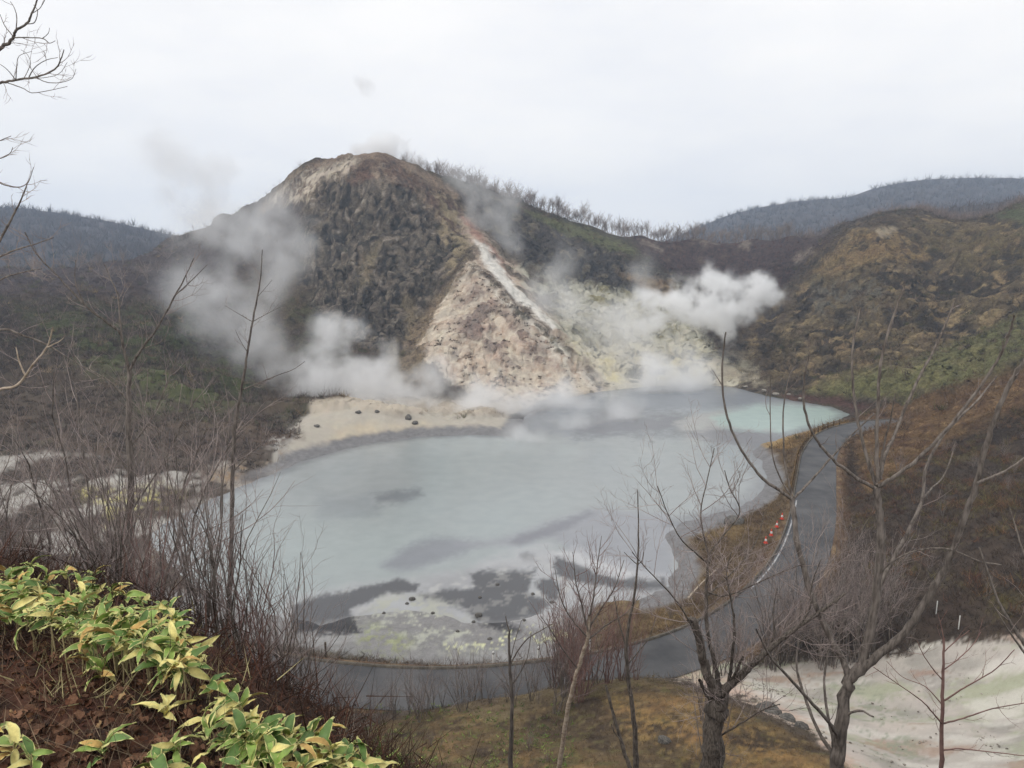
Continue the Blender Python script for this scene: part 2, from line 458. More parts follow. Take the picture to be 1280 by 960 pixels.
pos = pos + nrm * (disp * np.where(rock > .3, 1, crest_fade))[:, None]
nrm = normals(pos)
px0, py0 = proj(pos)
n_streak = np.zeros(len(pos)); n_streak[idx] = fbm(wq * np.array([.30, .26, .035]), 4, .6, off=9)
n_fstreak = np.zeros(len(pos)); n_fstreak[idx] = fbm(wq * np.array([.95, .8, .13]), 3, .6, off=19)
n_clump = fbm(pos * np.array([.9, .9, 1.2]), 3, .6, off=21)
gl = np.zeros(len(pos)); gl[idx] = gully
FL = np.zeros(len(pos)); FL[idx] = flute
CR = np.zeros(len(pos)); CR[idx] = crag

# ------------------------------------------------------------------ what the ground is made of (colours of the materials, darker in hollows of the relief)
def A(r, g, b, k=0.86):
    return np.array(srgb(r, g, b)) / k
ALB = np.tile(A(80, 69, 59), (len(pos), 1))
BARE = np.zeros(len(pos))                # 1 where nothing grows
def lay(w, col, bare=None):
    global ALB, BARE
    w = np.clip(w, 0, 1)
    ALB = ALB * (1 - w[:, None]) + np.asarray(col)[None, :] * w[:, None]
    if bare is not None:
        BARE = BARE * (1 - w) + bare * w
def brk(n, lo, hi):
    return sstep(lo, hi, n)
FAR = (60, 1e9)
# scrub of mixed colour over everything
lay(brk(n_mid, -.05, .35) * .7, A(92, 76, 60)); lay(brk(n_clump, .0, .35) * .55, A(58, 50, 45)); lay(brk(n_big + .4 * n_fine, .05, .4) * .6, A(74, 72, 52))
# left lowland and the woods behind it
lay(region([(-400, 300), (215, 300), (240, 345), (215, 372), (-400, 372)], 8, (170, 1e9)), A(84, 72, 69), 0)
lay(region([(-400, 374), (200, 376), (330, 420), (365, 480), (340, 520), (180, 530), (0, 520), (-400, 520)], 14, (80, 200), 14), A(74, 63, 52))
lay(region([(20, 382), (190, 380), (300, 410), (350, 450), (345, 490), (270, 520), (170, 520), (150, 480), (60, 440)], 22, (80, 200), 22) * brk(n_mid + .5 * n_clump, -.25, .2), A(80, 84, 48))
# mountain flanks
lay(region([(215, 300), (275, 268), (345, 238), (380, 240), (375, 330), (400, 400), (330, 470), (250, 420)], 18, (140, 262), 14), A(86, 74, 68))
lay(region([(300, 330), (372, 330), (420, 400), (500, 440), (500, 500), (340, 500), (310, 420)], 18, (120, 240), 14), A(90, 75, 57))
lay(region([(350, 380), (400, 360), (440, 400), (440, 450), (370, 455)], 18, (120, 240), 16) * brk(n_mid, -.2, .2) * .8, A(84, 83, 52))
w = region(CLIFF, 14, (150, 262), 14)
lay(w, A(90, 82, 72), .95)
lay(w * brk(n_streak, .02, .3) * .8, A(114, 104, 90)); lay(w * brk(-n_streak, .05, .3), A(62, 57, 51)); lay(w * brk(n_fstreak, .05, .35) * .8, A(122, 112, 98)); lay(w * brk(-n_fstreak, .08, .3) * .85, A(52, 48, 44)); lay(w * brk(-FL, .05, .45) * .7, A(52, 48, 44)); lay(w * brk(n_clump + .5 * n_mid, .2, .45) * .4, A(84, 80, 60)); lay(w * brk(n_fstreak + .6 * n_streak, .0, .25) * .5, A(118, 106, 92)); lay(w * brk(-n_fstreak - .6 * n_streak, .05, .3) * .7, A(50, 46, 42))  # includes a darker tone in the hollows between the flutes
lay(w * brk(n_fstreak + .5 * n_streak + .3 * CR - .2, .3, .5) * .8, A(142, 134, 122), 1)
lay(region([(320, 262), (368, 212), (440, 184), (470, 184), (520, 204), (580, 244), (570, 252), (510, 222), (466, 202), (440, 202), (380, 222), (330, 268)], 4, (180, 300), 4), A(134, 114, 94), 1)
w = region([(335, 248), (368, 219), (412, 205), (445, 194), (458, 203), (436, 216), (402, 226), (388, 250), (350, 258)], 6, (180, 262), 7)
lay(w, A(120, 104, 88), 1); lay(w * brk(n_mid + n_clump, -.3, .1), A(168, 156, 138), 1)
w = region([(445, 200), (485, 196), (515, 212), (548, 238), (580, 262), (570, 300), (548, 280), (520, 240), (480, 222), (440, 228)], 6, (180, 262), 8)
lay(w, A(108, 86, 72), .8); lay(w * brk(n_streak, .0, .3), A(142, 126, 106)); lay(w * brk(n_fstreak, .05, .3), A(84, 74, 66))
w = region([(545, 238), (575, 256), (600, 290), (585, 330), (560, 345), (548, 300)], 9, (180, 262), 12)
lay(w * brk(n_mid + n_streak, -.2, .2), A(144, 128, 98), .9)
for q in ([(470, 300), (478, 298), (462, 352), (448, 362), (452, 335)], [(505, 370), (520, 372), (520, 420), (508, 440)], [(480, 440), (498, 420), (505, 470), (492, 490)]):
    lay(region(q, 5, (130, 262), 7) * .8, A(128, 115, 90), 1)
# spur
w = region([(578, 333), (592, 328), (560, 390), (540, 425), (540, 480), (500, 485), (506, 425), (540, 378)], 8, (130, 215), 7)
lay(w, A(132, 114, 88), .9); lay(w * brk(n_fstreak, 0, .3) * .8, A(100, 86, 70))
w = region(SPUR, 7, (130, 205), 11)
lay(w, A(184, 170, 151), 1); lay(w * brk(n_mid + .5 * n_streak, 0, .35) * .6, A(172, 146, 122)); lay(w * brk(n_fstreak, .0, .3) * .7, A(200, 188, 166)); lay(w * brk(-n_fstreak, .08, .3) * .7, A(154, 132, 112))
lay(w * region([(588, 345), (625, 372), (680, 425), (705, 465), (620, 455), (570, 425), (565, 390)], 14, (130, 205), 12) * brk(n_mid + .6 * n_fine, -.3, .2), A(140, 120, 108))
lay(w * brk(n_clump + .6 * n_mid + .3 * n_streak, .28, .46) * .7, A(98, 84, 74)); lay(w * brk(n_streak, .02, .3) * .5, A(164, 132, 108)); lay(w * brk(-n_streak, .1, .35) * .5, A(142, 132, 122))
lay(w * brk(n_streak + .3 * n_fine, .2, .45) * .7, A(206, 192, 172))
lay(region([(588, 334), (602, 340), (650, 384), (702, 424), (755, 482), (738, 487), (690, 441), (640, 393)], 8, (130, 215), 10) * brk(n_mid + n_fstreak, -.3, .2) * .75, A(203, 197, 183), 1)
# gully behind the spur
w = region([(570, 268), (606, 286), (645, 322), (690, 370), (745, 420), (800, 470), (752, 486), (700, 426), (650, 382), (604, 336), (586, 305)], 11, (150, 235), 10)
lay(w, A(172, 152, 133), 1); lay(w * brk(n_mid + n_streak, 0, .3), A(140, 128, 108))
lay(region([(574, 268), (592, 278), (625, 322), (650, 372), (632, 352), (598, 305)], 4, (150, 235), 5) * .9, A(158, 120, 102), 1)
lay(region([(592, 300), (606, 304), (640, 352), (700, 408), (690, 412), (640, 372), (606, 330)], 3, (150, 235), 4), A(206, 201, 191), 1)
# crater wall
w = region(WALL, 10, (150, 260), 12)
lay(w, A(158, 154, 136), 1); lay(w * brk(n_streak, .05, .3), A(176, 170, 150)); lay(w * brk(-n_streak, .15, .35), A(116, 112, 96)); lay(w * brk(n_mid + n_clump * .5, .15, .4), A(140, 132, 96))
w = region([(715, 428), (800, 430), (880, 440), (930, 470), (900, 488), (760, 490)], 12, (150, 215), 10)
lay(w, A(186, 178, 156), 1); lay(w * brk(n_streak, 0, .25), A(194, 184, 146)); lay(w * brk(-n_streak + .3 * n_clump, .12, .3), A(104, 100, 88))
w = region(OUTCROP, 7, (190, 262), 9)
lay(w, A(80, 73, 67), .6); lay(w * brk(n_streak, .1, .3), A(112, 102, 84)); lay(w * brk(-FL, 0, .4), A(54, 50, 47))  # darkest tone follows the flute hollows
lay(region([(600, 300), (660, 320), (705, 350), (690, 400), (650, 370)], 10, (190, 262), 10) * brk(n_mid, -.2, .2), A(104, 92, 78), .8)
lay(region([(640, 256), (700, 276), (745, 290), (800, 312), (812, 322), (760, 312), (700, 289)], 4, (225, 1e9), 4), A(98, 98, 62), .6)
lay(region([(770, 340), (840, 350), (848, 378), (826, 376)], 6, (200, 262), 6), A(136, 110, 74), .9)
w = region([(790, 290), (1000, 288), (1060, 300), (1000, 335), (970, 372), (900, 352), (850, 347), (800, 318)], 8, (205, 1e9), 9)
lay(w, A(76, 59, 54), .2); lay(w * brk(n_clump, .05, .3), A(58, 45, 43)); lay(w * brk(n_mid + .4 * n_clump, .2, .4) * .7, A(98, 80, 68))
for q in ([(868, 297), (892, 298), (900, 306), (880, 306)], [(912, 297), (938, 298), (934, 312), (925, 304)], [(992, 322), (1015, 308), (1018, 316), (998, 330)], [(800, 300), (818, 303), (824, 312), (812, 310)]):
    lay(region(q, 4, (205, 1e9), 6) * .7, A(136, 122, 106), 1)
# right hill
w = region([(950, 480), (985, 380), (1015, 325), (1060, 290), (1110, 275), (1500, 250), (1500, 420), (1280, 400), (1100, 470), (1010, 492)], 12, (120, 1e9), 12)
lay(w, A(74, 63, 50), .2); lay(w * brk(n_clump, .0, .3), A(58, 50, 42)); lay(w * brk(n_mid, .05, .4) * .8, A(108, 94, 62)); lay(w * brk(-n_streak, .08, .28) * .85, A(58, 49, 41)); lay(w * brk(n_streak, .10, .26) * .95, A(144, 122, 84), .9); lay(w * brk(gl, .4, .65) * .5, A(132, 113, 80), .7); lay(w * brk(-gl, -.2, .2) * .6, A(54, 46, 39))
w = region([(1010, 345), (1040, 316), (1072, 292), (1106, 283), (1140, 298), (1165, 325), (1130, 332), (1100, 326), (1050, 345)], 6, (150, 262), 8)
lay(w * brk(n_mid + n_clump * .7, -.3, .1), A(134, 110, 70), .9)
lay(region([(1088, 286), (1106, 282), (1122, 285), (1116, 294), (1098, 294)], 4, (150, 262), 6) * .7, A(158, 144, 122), 1)
lay(region([(1140, 276), (1400, 262), (1400, 330), (1270, 335), (1180, 345)], 12, (150, 1e9), 14) * brk(n_mid + n_clump * .6, -.1, .2), A(106, 91, 58))
lay(region([(1240, 262), (1400, 245), (1400, 275), (1270, 278)], 8, (150, 1e9), 8), A(86, 90, 60))
lay(region([(1010, 350), (1050, 346), (1110, 350), (1100, 385), (1070, 410), (1015, 392)], 9, (150, 262), 10) * brk(n_streak + n_clump * .5, -.1, .2), A(104, 98, 84), .9)
lay(region([(945, 400), (985, 362), (980, 390), (955, 445), (925, 470), (930, 440)], 14, (150, 240), 16) * brk(n_mid + n_streak, -.25, .15), A(134, 114, 78), .9)
lay(region([(880, 440), (940, 440), (960, 482), (900, 488)], 9, (150, 240), 9) * brk(n_mid, -.2, .2), A(150, 140, 118), 1)
w = region([(1010, 482), (1060, 464), (1130, 452), (1200, 430), (1290, 385), (1500, 330), (1500, 430), (1280, 450), (1200, 482), (1130, 497), (1010, 493)], 8, (80, 200), 10)
lay(w, A(114, 110, 66), .4); lay(w * brk(n_mid + .4 * n_clump, .05, .35), A(134, 124, 78)); lay(w * sstep(1150, 1270, px0) * .6, A(98, 99, 60)); lay(w * brk(n_clump, .1, .35) * .6, A(66, 66, 46))
lay(region([(985, 492), (1040, 496), (1090, 506), (1080, 516), (1030, 506), (975, 496)], 4, (100, 200), 5), A(92, 66, 56))
# slope right of the road
w = region([(1062, 520), (1090, 505), (1200, 482), (1500, 430), (1500, 800), (1280, 800), (1080, 832), (1040, 780), (1060, 640)], 8, (40, 130), 9)
lay(w, A(66, 55, 46), .1); lay(w * brk(n_mid + .6 * n_vf, .05, .35) * .8, A(86, 76, 48)); lay(w * brk(n_big + .5 * n_fine, .1, .4) * .6, A(96, 72, 50)); lay(w * brk(n_clump, .05, .35) * .7, A(52, 45, 40))
w = region([(1072, 518), (1130, 497), (1210, 480), (1300, 450), (1500, 420), (1500, 460), (1290, 505), (1200, 542), (1130, 592), (1085, 610), (1070, 560)], 9, (60, 130), 12)
lay(w, A(114, 88, 57), .2); lay(w * brk(n_clump + n_mid, .05, .35) * .8, A(92, 68, 50)); lay(w * brk(n_fine, .15, .4), A(146, 116, 76))
# pale ground round the lake
SHORE = [(-200, 565), (60, 562), (180, 572), (320, 562), (375, 530), (395, 512), (440, 507), (520, 514), (600, 516), (648, 512), (660, 540), (520, 560), (420, 580), (300, 640), (180, 700), (100, 760), (-200, 720)]
w = region(SHORE, 6, (50, 150), 10)
wl = w * brk(n_mid + .5 * n_fine + sstep(300, 420, px0) * .9, -.1, .22)
lay(wl, A(152, 147, 139), 1); lay(wl * brk(n_fine + .5 * n_clump, .1, .4) * .6, A(112, 102, 92)); lay(region([(385, 502), (450, 492), (560, 497), (655, 500), (655, 522), (520, 520), (390, 522)], 6, (110, 160), 6), A(168, 156, 138), 1); lay(w * region([(375, 525), (440, 507), (520, 514), (640, 520), (640, 546), (500, 556), (390, 580), (340, 590)], 7, (90, 150), 6), A(162, 154, 140), 1)
lay(wl * region([(420, 535), (520, 530), (600, 540), (480, 560), (400, 575)], 12, (90, 150), 10) * .6, A(184, 166, 134), 1)
lay(region([(100, 610), (200, 600), (230, 620), (130, 660)], 12, (50, 120), 14) * brk(n_fine, -.1, .2), A(170, 160, 92), 1)
lay(region([(250, 590), (350, 560), (372, 580), (330, 600), (270, 615)], 9, (60, 130), 12) * brk(n_fine + n_mid, -.1, .2), A(128, 106, 80), 1)
lay(region([(200, 560), (300, 545), (370, 535), (380, 548), (320, 568), (230, 575)], 9, (60, 130), 10) * brk(n_fine + n_mid, -.2, .1), A(82, 66, 54), .3)
shore_band = sstep(3.4, 1.8, lsd + 1.2 * n_fine) * sstep(85, 100, TY) * (px0 < 700)
lay(shore_band, A(112, 110, 110), 1)
# flats and verge between the lake and the road
w = region([(180, 735), (380, 752), (530, 724), (700, 690), (760, 712), (850, 735), (880, 760), (800, 800), (700, 830), (560, 832), (420, 818), (330, 800), (200, 790)], 5, (38, 75), 5)
lay(w, A(122, 120, 119), 1)
lay(w * brk(n_mid + .8 * n_fine, -.05, .3) * .7, A(112, 112, 110)); lay(w * brk(n_mid + .5 * n_fine, .05, .4) * .6, A(148, 146, 144))
DARK = [(366, 752), (440, 737), (500, 725), (528, 731), (520, 740), (470, 746), (440, 760), (450, 790), (420, 800), (370, 790)]
MUD = [(586, 716), (620, 711), (668, 714), (660, 740), (690, 752), (664, 772), (640, 790), (600, 778), (575, 760), (540, 752), (520, 744), (548, 736), (590, 734)]
MUD2 = [(698, 694), (712, 696), (742, 712), (765, 722), (790, 724), (830, 724), (838, 738), (790, 740), (740, 728), (700, 722), (690, 706)]
MUD3 = [(668, 730), (690, 722), (702, 736), (695, 752), (676, 746)]
for q, so in ((DARK, 4), (MUD, 5), (MUD2, 3), (MUD3, 3)):
    lay(region(q, so, (38, 75), 7), A(66, 65, 67), 1)
lay(region([(540, 745), (600, 730), (660, 735), (690, 760), (640, 790), (600, 800), (520, 790), (490, 760)], 10, (38, 75), 10) * brk(n_vf + .5 * n_fine, .2, .4) * .7, A(160, 158, 148), 1)
lay(region([(440, 770), (470, 745), (560, 745), (590, 770), (640, 790), (640, 815), (560, 822), (470, 815), (435, 795)], 9, (38, 75), 12) * brk(n_fine + .6 * n_vf, .0, .4) * .7, A(166, 167, 150), 1)
lay(region([(432, 785), (470, 775), (520, 800), (500, 822), (450, 815)], 9, (38, 75), 10) * brk(n_fine + n_vf, -.2, .2) * .6, A(134, 140, 86), 1)
lay(region([(540, 800), (600, 795), (700, 775), (720, 800), (640, 815), (560, 818)], 9, (38, 75), 10) * brk(n_vf + .6 * n_fine, .12, .3), A(198, 198, 148), 1)
lay(region([(630, 752), (690, 748), (720, 760), (690, 780), (640, 776)], 7, (38, 75), 7), A(150, 148, 148), 1)
wr = sstep(ROAD_W + 1.7, ROAD_W + .6, rd + .9 * n_fine) * (TY < 125)
lay(wr, A(96, 76, 58), .1); lay(wr * brk(n_vf + n_fine, .05, .3), A(122, 100, 70))
w = region([(838, 660), (900, 645), (950, 625), (968, 580), (950, 560), (1060, 528), (1050, 545), (995, 562), (995, 620), (955, 690), (880, 775), (800, 815), (740, 822), (720, 790), (760, 745), (850, 735)], 5, (45, 135), 7)
lay(w, A(98, 82, 60), .15); lay(w * brk(n_fine + .5 * n_vf, 0, .3), A(86, 70, 54)); lay(w * brk(n_mid + .4 * n_vf, .1, .35) * .8, A(124, 104, 70))
lay(sstep(2.6, 1.4, lsd + .9 * n_fine) * (px0 > 800) * (TY < 125) * (rd > 3.4), A(112, 110, 110), 1)
lay(region([(800, 640), (850, 652), (900, 640), (950, 616), (958, 628), (900, 660), (850, 680)], 4, (50, 100), 5), A(114, 113, 114), 1)
lay(region([(940, 556), (1000, 540), (1060, 527), (1062, 534), (1005, 548), (985, 562)], 3, (80, 135), 4), A(136, 112, 70), .1)
# pale gully
w = region([(780, 830), (830, 824), (870, 826), (1000, 832), (1080, 826), (1150, 812), (1280, 795), (1500, 770), (1500, 1100), (1120, 1100), (1060, 960), (1010, 912), (930, 872), (860, 850)], 4, (22, 50), 8)
lay(w, A(166, 158, 148), 1)
lay(w * brk(fbm(pos * np.array([.10, .34, .2]), 4, off=15) + .2 * n_vf, -.1, .35) * .7, A(178, 166, 155)); lay(w * brk(fbm(pos * np.array([.4, .5, .2]), 3, off=25), .0, .3) * .55, A(132, 128, 120)); lay(w * brk(n_vf + .4 * n_fine, .15, .4) * .45, A(122, 116, 106))
lay(w * brk(fbm(pos * np.array([.12, .4, .2]), 4, off=65) + .25 * n_vf, -.02, .25) * .75, A(150, 154, 124)); lay(w * brk(fbm(pos * np.array([.16, .5, .3]), 4, off=95) + .2 * n_vf, .05, .3) * .7, A(190, 184, 174)); lay(w * brk(fbm(pos * np.array([.14, .45, .3]), 4, off=195) + .2 * n_vf, .15, .35) * .7, A(150, 122, 104))
lay(w * region([(820, 840), (920, 850), (1010, 905), (1080, 960), (1060, 980), (990, 910), (900, 866)], 10, (22, 50), 9) * .8, A(180, 152, 132), 1)
lay(w * region([(1030, 850), (1080, 840), (1140, 900), (1160, 960), (1090, 960)], 16, (22, 50), 12) * brk(n_vf + n_fine, -.1, .25) * .8, A(134, 138, 118), 1)
# mound below the viewpoint
w = region([(470, 905), (560, 886), (640, 868), (720, 848), (800, 846), (880, 866), (960, 900), (1040, 945), (1100, 1000), (1100, 1200), (400, 1200), (420, 930)], 4, (17, 40), 6)
lay(w, A(94, 78, 54), .05); lay(w * brk(n_mid + .5 * n_vf, .0, .3) * .75, A(126, 100, 60)); lay(w * brk(n_fine + .6 * n_vf, -.05, .25) * .85, A(70, 58, 47)); lay(w * brk(-n_mid + .6 * n_fine, .0, .3) * .6, A(62, 52, 44)); lay(w * brk(n_vf, .1, .4) * .5, A(136, 118, 84)); lay(w * brk(n_clump + n_vf, .1, .4) * .7, A(88, 82, 48))
lay(w * region([(760, 870), (900, 880), (1000, 930), (1030, 970), (880, 960), (780, 920)], 20, (17, 40), 16) * brk(n_mid + n_vf, -.3, .2) * .8, A(140, 108, 60))
lay(region([(560, 886), (660, 862), (730, 848), (830, 846), (760, 862), (680, 880), (620, 905)], 5, (17, 45), 7) * .7, A(112, 98, 72), .1)
lay(sstep(25, 17, TY) * (1 - w), A(70, 54, 44), 0)
lay(sstep(16, 9, TY), A(52, 38, 31), 0)
lay(sstep(16, 9, TY) * brk(n_fine + n_vf, .05, .3) * .7, A(84, 54, 40))
CONTACT_BARE = BARE.copy()
_k = (1 + .22 * region(CLIFF, 16, (150, 262)))[:, None]; ALB = ALB * _k * (1 + (_k - 1) * np.array([.12, 0, -.12]))
_g = ALB.mean(1, keepdims=True); ALB = np.clip(_g + (ALB - _g) * .84, .012, .8)

GRAIN = 1 - .72 * sstep(.16, .34, ALB.mean(1))     # pale clay is smoother than soil and scrub
# terrain material: the colour above, broken up by grain at several sizes, with relief
def terrain_material(name, scales, bump, dist, span=1.0):
    m, t, b = material(name, 0.95, 0.12)
    N, L = t.nodes.new, t.links.new
    at = N('ShaderNodeAttribute'); at.attribute_name = 'albedo'
    tc = N('ShaderNodeTexCoord')
    fac = None; hgt = None
    for k, sc in enumerate(scales):
        no = N('ShaderNodeTexNoise'); no.inputs['Scale'].default_value = sc; no.inputs['Detail'].default_value = 6; no.inputs['Roughness'].default_value = .65
        L(tc.outputs['Object'], no.inputs['Vector'])
        mr = N('ShaderNodeMapRange'); mr.inputs['From Min'].default_value = .28; mr.inputs['From Max'].default_value = .72
        mr.inputs['To Min'].default_value = 1 - (.38, .3)[k % 2] * span; mr.inputs['To Max'].default_value = 1 + (.4, .3)[k % 2] * span
        L(no.outputs['Fac'], mr.inputs['Value'])
        if fac is None:
            fac, hgt = mr.outputs['Result'], no.outputs['Fac']
        else:
            mu = N('ShaderNodeMath'); mu.operation = 'MULTIPLY'; L(fac, mu.inputs[0]); L(mr.outputs['Result'], mu.inputs[1]); fac = mu.outputs[0]
            ad = N('ShaderNodeMath'); ad.operation = 'MULTIPLY_ADD'; L(no.outputs['Fac'], ad.inputs[0]); ad.inputs[1].default_value = .4; L(hgt, ad.inputs[2]); hgt = ad.outputs[0]
    gm = N('ShaderNodeMix'); gm.data_type = 'FLOAT'; gm.inputs[2].default_value = 1.0; L(at.outputs['Alpha'], gm.inputs[0]); L(fac, gm.inputs[3]); fac = gm.outputs[0]
    mx = N('ShaderNodeMix'); mx.data_type = 'RGBA'; mx.blend_type = 'MULTIPLY'; mx.inputs[0].default_value = 1
    L(at.outputs['Color'], mx.inputs[6]); L(fac, mx.inputs[7])
    hs = N('ShaderNodeHueSaturation'); hn = N('ShaderNodeTexNoise'); hn.inputs['Scale'].default_value = scales[0] * .5; hn.inputs['Detail'].default_value = 4
    L(tc.outputs['Object'], hn.inputs['Vector'])
    hm = N('ShaderNodeMapRange'); hm.inputs['To Min'].default_value = .48; hm.inputs['To Max'].default_value = .52
    L(hn.outputs['Fac'], hm.inputs['Value']); L(hm.outputs['Result'], hs.inputs['Hue']); L(mx.outputs[2], hs.inputs['Color'])
    L(hs.outputs['Color'], b.inputs['Base Color'])
    bp = N('ShaderNodeBump'); bp.inputs['Strength'].default_value = bump; bp.inputs['Distance'].default_value = dist
    hg = N('ShaderNodeMath'); hg.operation = 'MULTIPLY'; L(hgt, hg.inputs[0]); L(at.outputs['Alpha'], hg.inputs[1])
    L(hg.outputs[0], bp.inputs['Height']); L(bp.outputs['Normal'], b.inputs['Normal'])
    return m
M_far = terrain_material('weathered_slope', (.55, 2.2), 1.0, 1.5)
M_mid = terrain_material('valley_soil', (1.1, 7.0), .4, .18, .6)
M_near = terrain_material('leafy_soil', (9.0, 40.0), .7, .05)

ii = np.arange(NY * NU).reshape(NY, NU)
F = np.stack([ii[:-1, :-1], ii[:-1, 1:], ii[1:, 1:], ii[1:, :-1]], -1).reshape(-1, 4)
fy = TY[F].mean(1); fu = (TX / TY)[F].mean(1); fpx = 640 + 881 * fu
zone = np.zeros(len(F), int)
zone[(fy > 128) & (fpx < 870)] = 1
zone[((fy > 128) & (fpx >= 870)) | ((fy > 88) & (fpx > 1075))] = 2
zone[fy < 22] = 3
TERRAIN = {}
for k, (nm, mt) in enumerate((('ground', M_mid), ('mountain', M_far), ('hill', M_far), ('hillside', M_near))):
    f = F[zone == k]
    used, inv = np.unique(f.ravel(), return_inverse=True)
    me = mesh_np(nm, pos[used], inv.reshape(-1, 4))
    colour_attr(me, ALB[used], 'albedo', GRAIN[used])
    TERRAIN[nm] = structure(nm, me, mt)
# the land beyond, out to the horizon
v = [(-1480, -55, -2.5), (1480, -55, -2.5), (1480, 1380, -2.5), (-1480, 1380, -2.5)]
f = [(0, 1, 2, 3)]
structure('plain', mesh_np('plain', v, f), noise_mat('far_soil', A(70, 62, 55), A(90, 78, 66), .02, bump=0))

# ------------------------------------------------------------------ the lake
wy = np.concatenate([np.linspace(44, 120, 210)[:-1], np.linspace(120, 180, 120)])
wu = np.linspace(-.68, .52, 560)
WX = (wu[None, :] * wy[:, None]).ravel(); WY = np.repeat(wy, len(wu))
wpos = np.stack([WX, WY, np.zeros(len(WX))], 1)
_keep = (px0, py0, TY, n_mid, n_fine, n_vf)
px0, py0 = proj(wpos); TY = WY
n_mid = fbm(wpos * .12, 4, off=101); n_fine = fbm(wpos * .5, 3, off=131); n_vf = 0.5 * fbm(wpos * 2.0, 2, off=161)
n_soft = fbm(wpos * np.array([.035, .012, 1]), 4, off=7)
WAL = np.tile(A(150, 154, 153), (len(wpos), 1))
def wlay(w, col):
    global WAL
    w = np.clip(w, 0, 1)[:, None]; WAL = WAL * (1 - w) + np.asarray(col)[None, :] * w
wlay(brk(n_soft, -.1, .3) * .7, A(132, 144, 149)); wlay(brk(-n_soft, 0, .35) * .6, A(156, 166, 166))
wlay(region([(330, 640), (460, 640), (560, 670), (500, 720), (380, 740), (250, 720)], 40, warp=14) * .7, A(152, 161, 159))
wlay(region([(770, 480), (960, 484), (985, 500), (900, 512), (760, 520), (640, 520)], 8, warp=5), A(124, 129, 135))
wlay(region([(640, 520), (760, 512), (860, 520), (860, 545), (760, 545), (650, 545)], 9, warp=8) * .8, A(122, 125, 130))
wlay(region([(740, 516), (850, 514), (880, 530), (800, 545), (720, 542)], 9, warp=7) * .8, A(108, 109, 114))
wlay(region([(840, 530), (900, 512), (990, 520), (985, 545), (950, 552), (860, 548)], 5, warp=5), A(160, 160, 156))
wlay(region([(835, 540), (900, 536), (985, 538), (975, 552), (945, 562), (890, 552)], 4, warp=4), A(118, 118, 121))
wlay(region([(890, 520), (950, 506), (1070, 510), (1070, 530), (990, 545), (900, 532)], 5, warp=4), A(166, 184, 178))
wlay(region([(465, 618), (495, 610), (525, 611), (530, 620), (505, 629), (470, 630)], 6, warp=4) * .75, A(104, 108, 112))
wlay(region([(400, 620), (470, 615), (470, 640), (400, 645)], 14, warp=8) * .45, A(120, 125, 130))
wlay(region([(478, 708), (505, 685), (540, 674), (575, 676), (600, 680), (580, 692), (530, 708), (500, 714)], 8, warp=5) * .85, A(122, 124, 130))
wlay(region([(570, 682), (640, 672), (700, 650), (745, 636), (830, 642), (850, 660), (845, 690), (838, 735), (770, 718), (710, 690), (690, 672), (640, 682)], 8, warp=5) * .85, A(140, 141, 146))
wlay(region([(640, 676), (690, 655), (735, 640), (745, 644), (700, 664), (650, 682)], 5, warp=3) * .7, A(110, 110, 117))
wlay(region([(560, 745), (600, 700), (680, 680), (705, 690), (700, 724), (680, 716), (600, 716)], 9, warp=6) * .7, A(172, 172, 174))
wlay(region([(650, 694), (658, 691), (668, 693), (671, 700), (664, 706), (655, 703)], 4, warp=4) * .9, A(90, 89, 90))
wlay(region([(700, 690), (760, 712), (835, 736), (835, 720), (770, 700), (720, 682)], 6, warp=6) * .6, A(172, 172, 174))
w = region([(330, 790), (360, 750), (440, 732), (520, 722), (600, 706), (690, 690), (780, 715), (850, 735), (850, 800), (600, 810)], 9, warp=7)
wlay(w * .8, A(166, 166, 167)); wlay(w * brk(n_mid + .5 * n_fine, -.05, .3) * .6, A(138, 137, 138)); wlay(w * brk(n_fine, .1, .35) * .5, A(186, 185, 180))
for q in ([(366, 756), (400, 745), (440, 737), (500, 725), (524, 730), (520, 739), (470, 746), (440, 762), (452, 800), (360, 800)], MUD, MUD2, MUD3):
    wlay(region(q, 4, warp=6) * .95, A(66, 65, 67))
wlay(region(MUD, 5, warp=6) * brk(n_fine + n_vf, .1, .35) * .55, A(140, 138, 134)); wlay(region(MUD2, 5, warp=6) * brk(n_fine, .1, .4) * .4, A(120, 119, 119))
wlay(region([(446, 775), (470, 747), (530, 742), (570, 752), (590, 775), (520, 790)], 7, warp=8) * brk(n_fine + n_vf, -.2, .2) * .8, A(168, 168, 152))
wlay(region([(690, 690), (720, 690), (790, 718), (780, 724), (720, 706)], 3, warp=4) * .7, A(190, 190, 191))
wl_sd = poly_sd(LAKE, WX, WY)
wlay(sstep(-.9, -.1, wl_sd + .8 * n_fine) * (TY < 75) * .35, A(150, 149, 148))
wlay(sstep(-3.0, -.4, wl_sd + 1.2 * n_fine) * (TY >= 75) * .7, A(112, 113, 116))
WAL *= .80
px0, py0, TY, n_mid, n_fine, n_vf = _keep
jj = np.arange(len(wpos)).reshape(len(wy), len(wu))
wf = np.stack([jj[:-1, :-1], jj[:-1, 1:], jj[1:, 1:], jj[1:, :-1]], -1).reshape(-1, 4)
wf = wf[(wl_sd[wf].min(1) < 2.5)]
used, inv = np.unique(wf.ravel(), return_inverse=True)
me = mesh_np('lake_water', wpos[used], inv.reshape(-1, 4)); colour_attr(me, WAL[used])
m, t, b = material('milky_water', .22, .5)
N, L = t.nodes.new, t.links.new
at = N('ShaderNodeAttribute'); at.attribute_name = 'albedo'
tc = N('ShaderNodeTexCoord'); no = N('ShaderNodeTexNoise'); no.inputs['Scale'].default_value = 1.3; no.inputs['Detail'].default_value = 4
L(tc.outputs['Object'], no.inputs['Vector'])
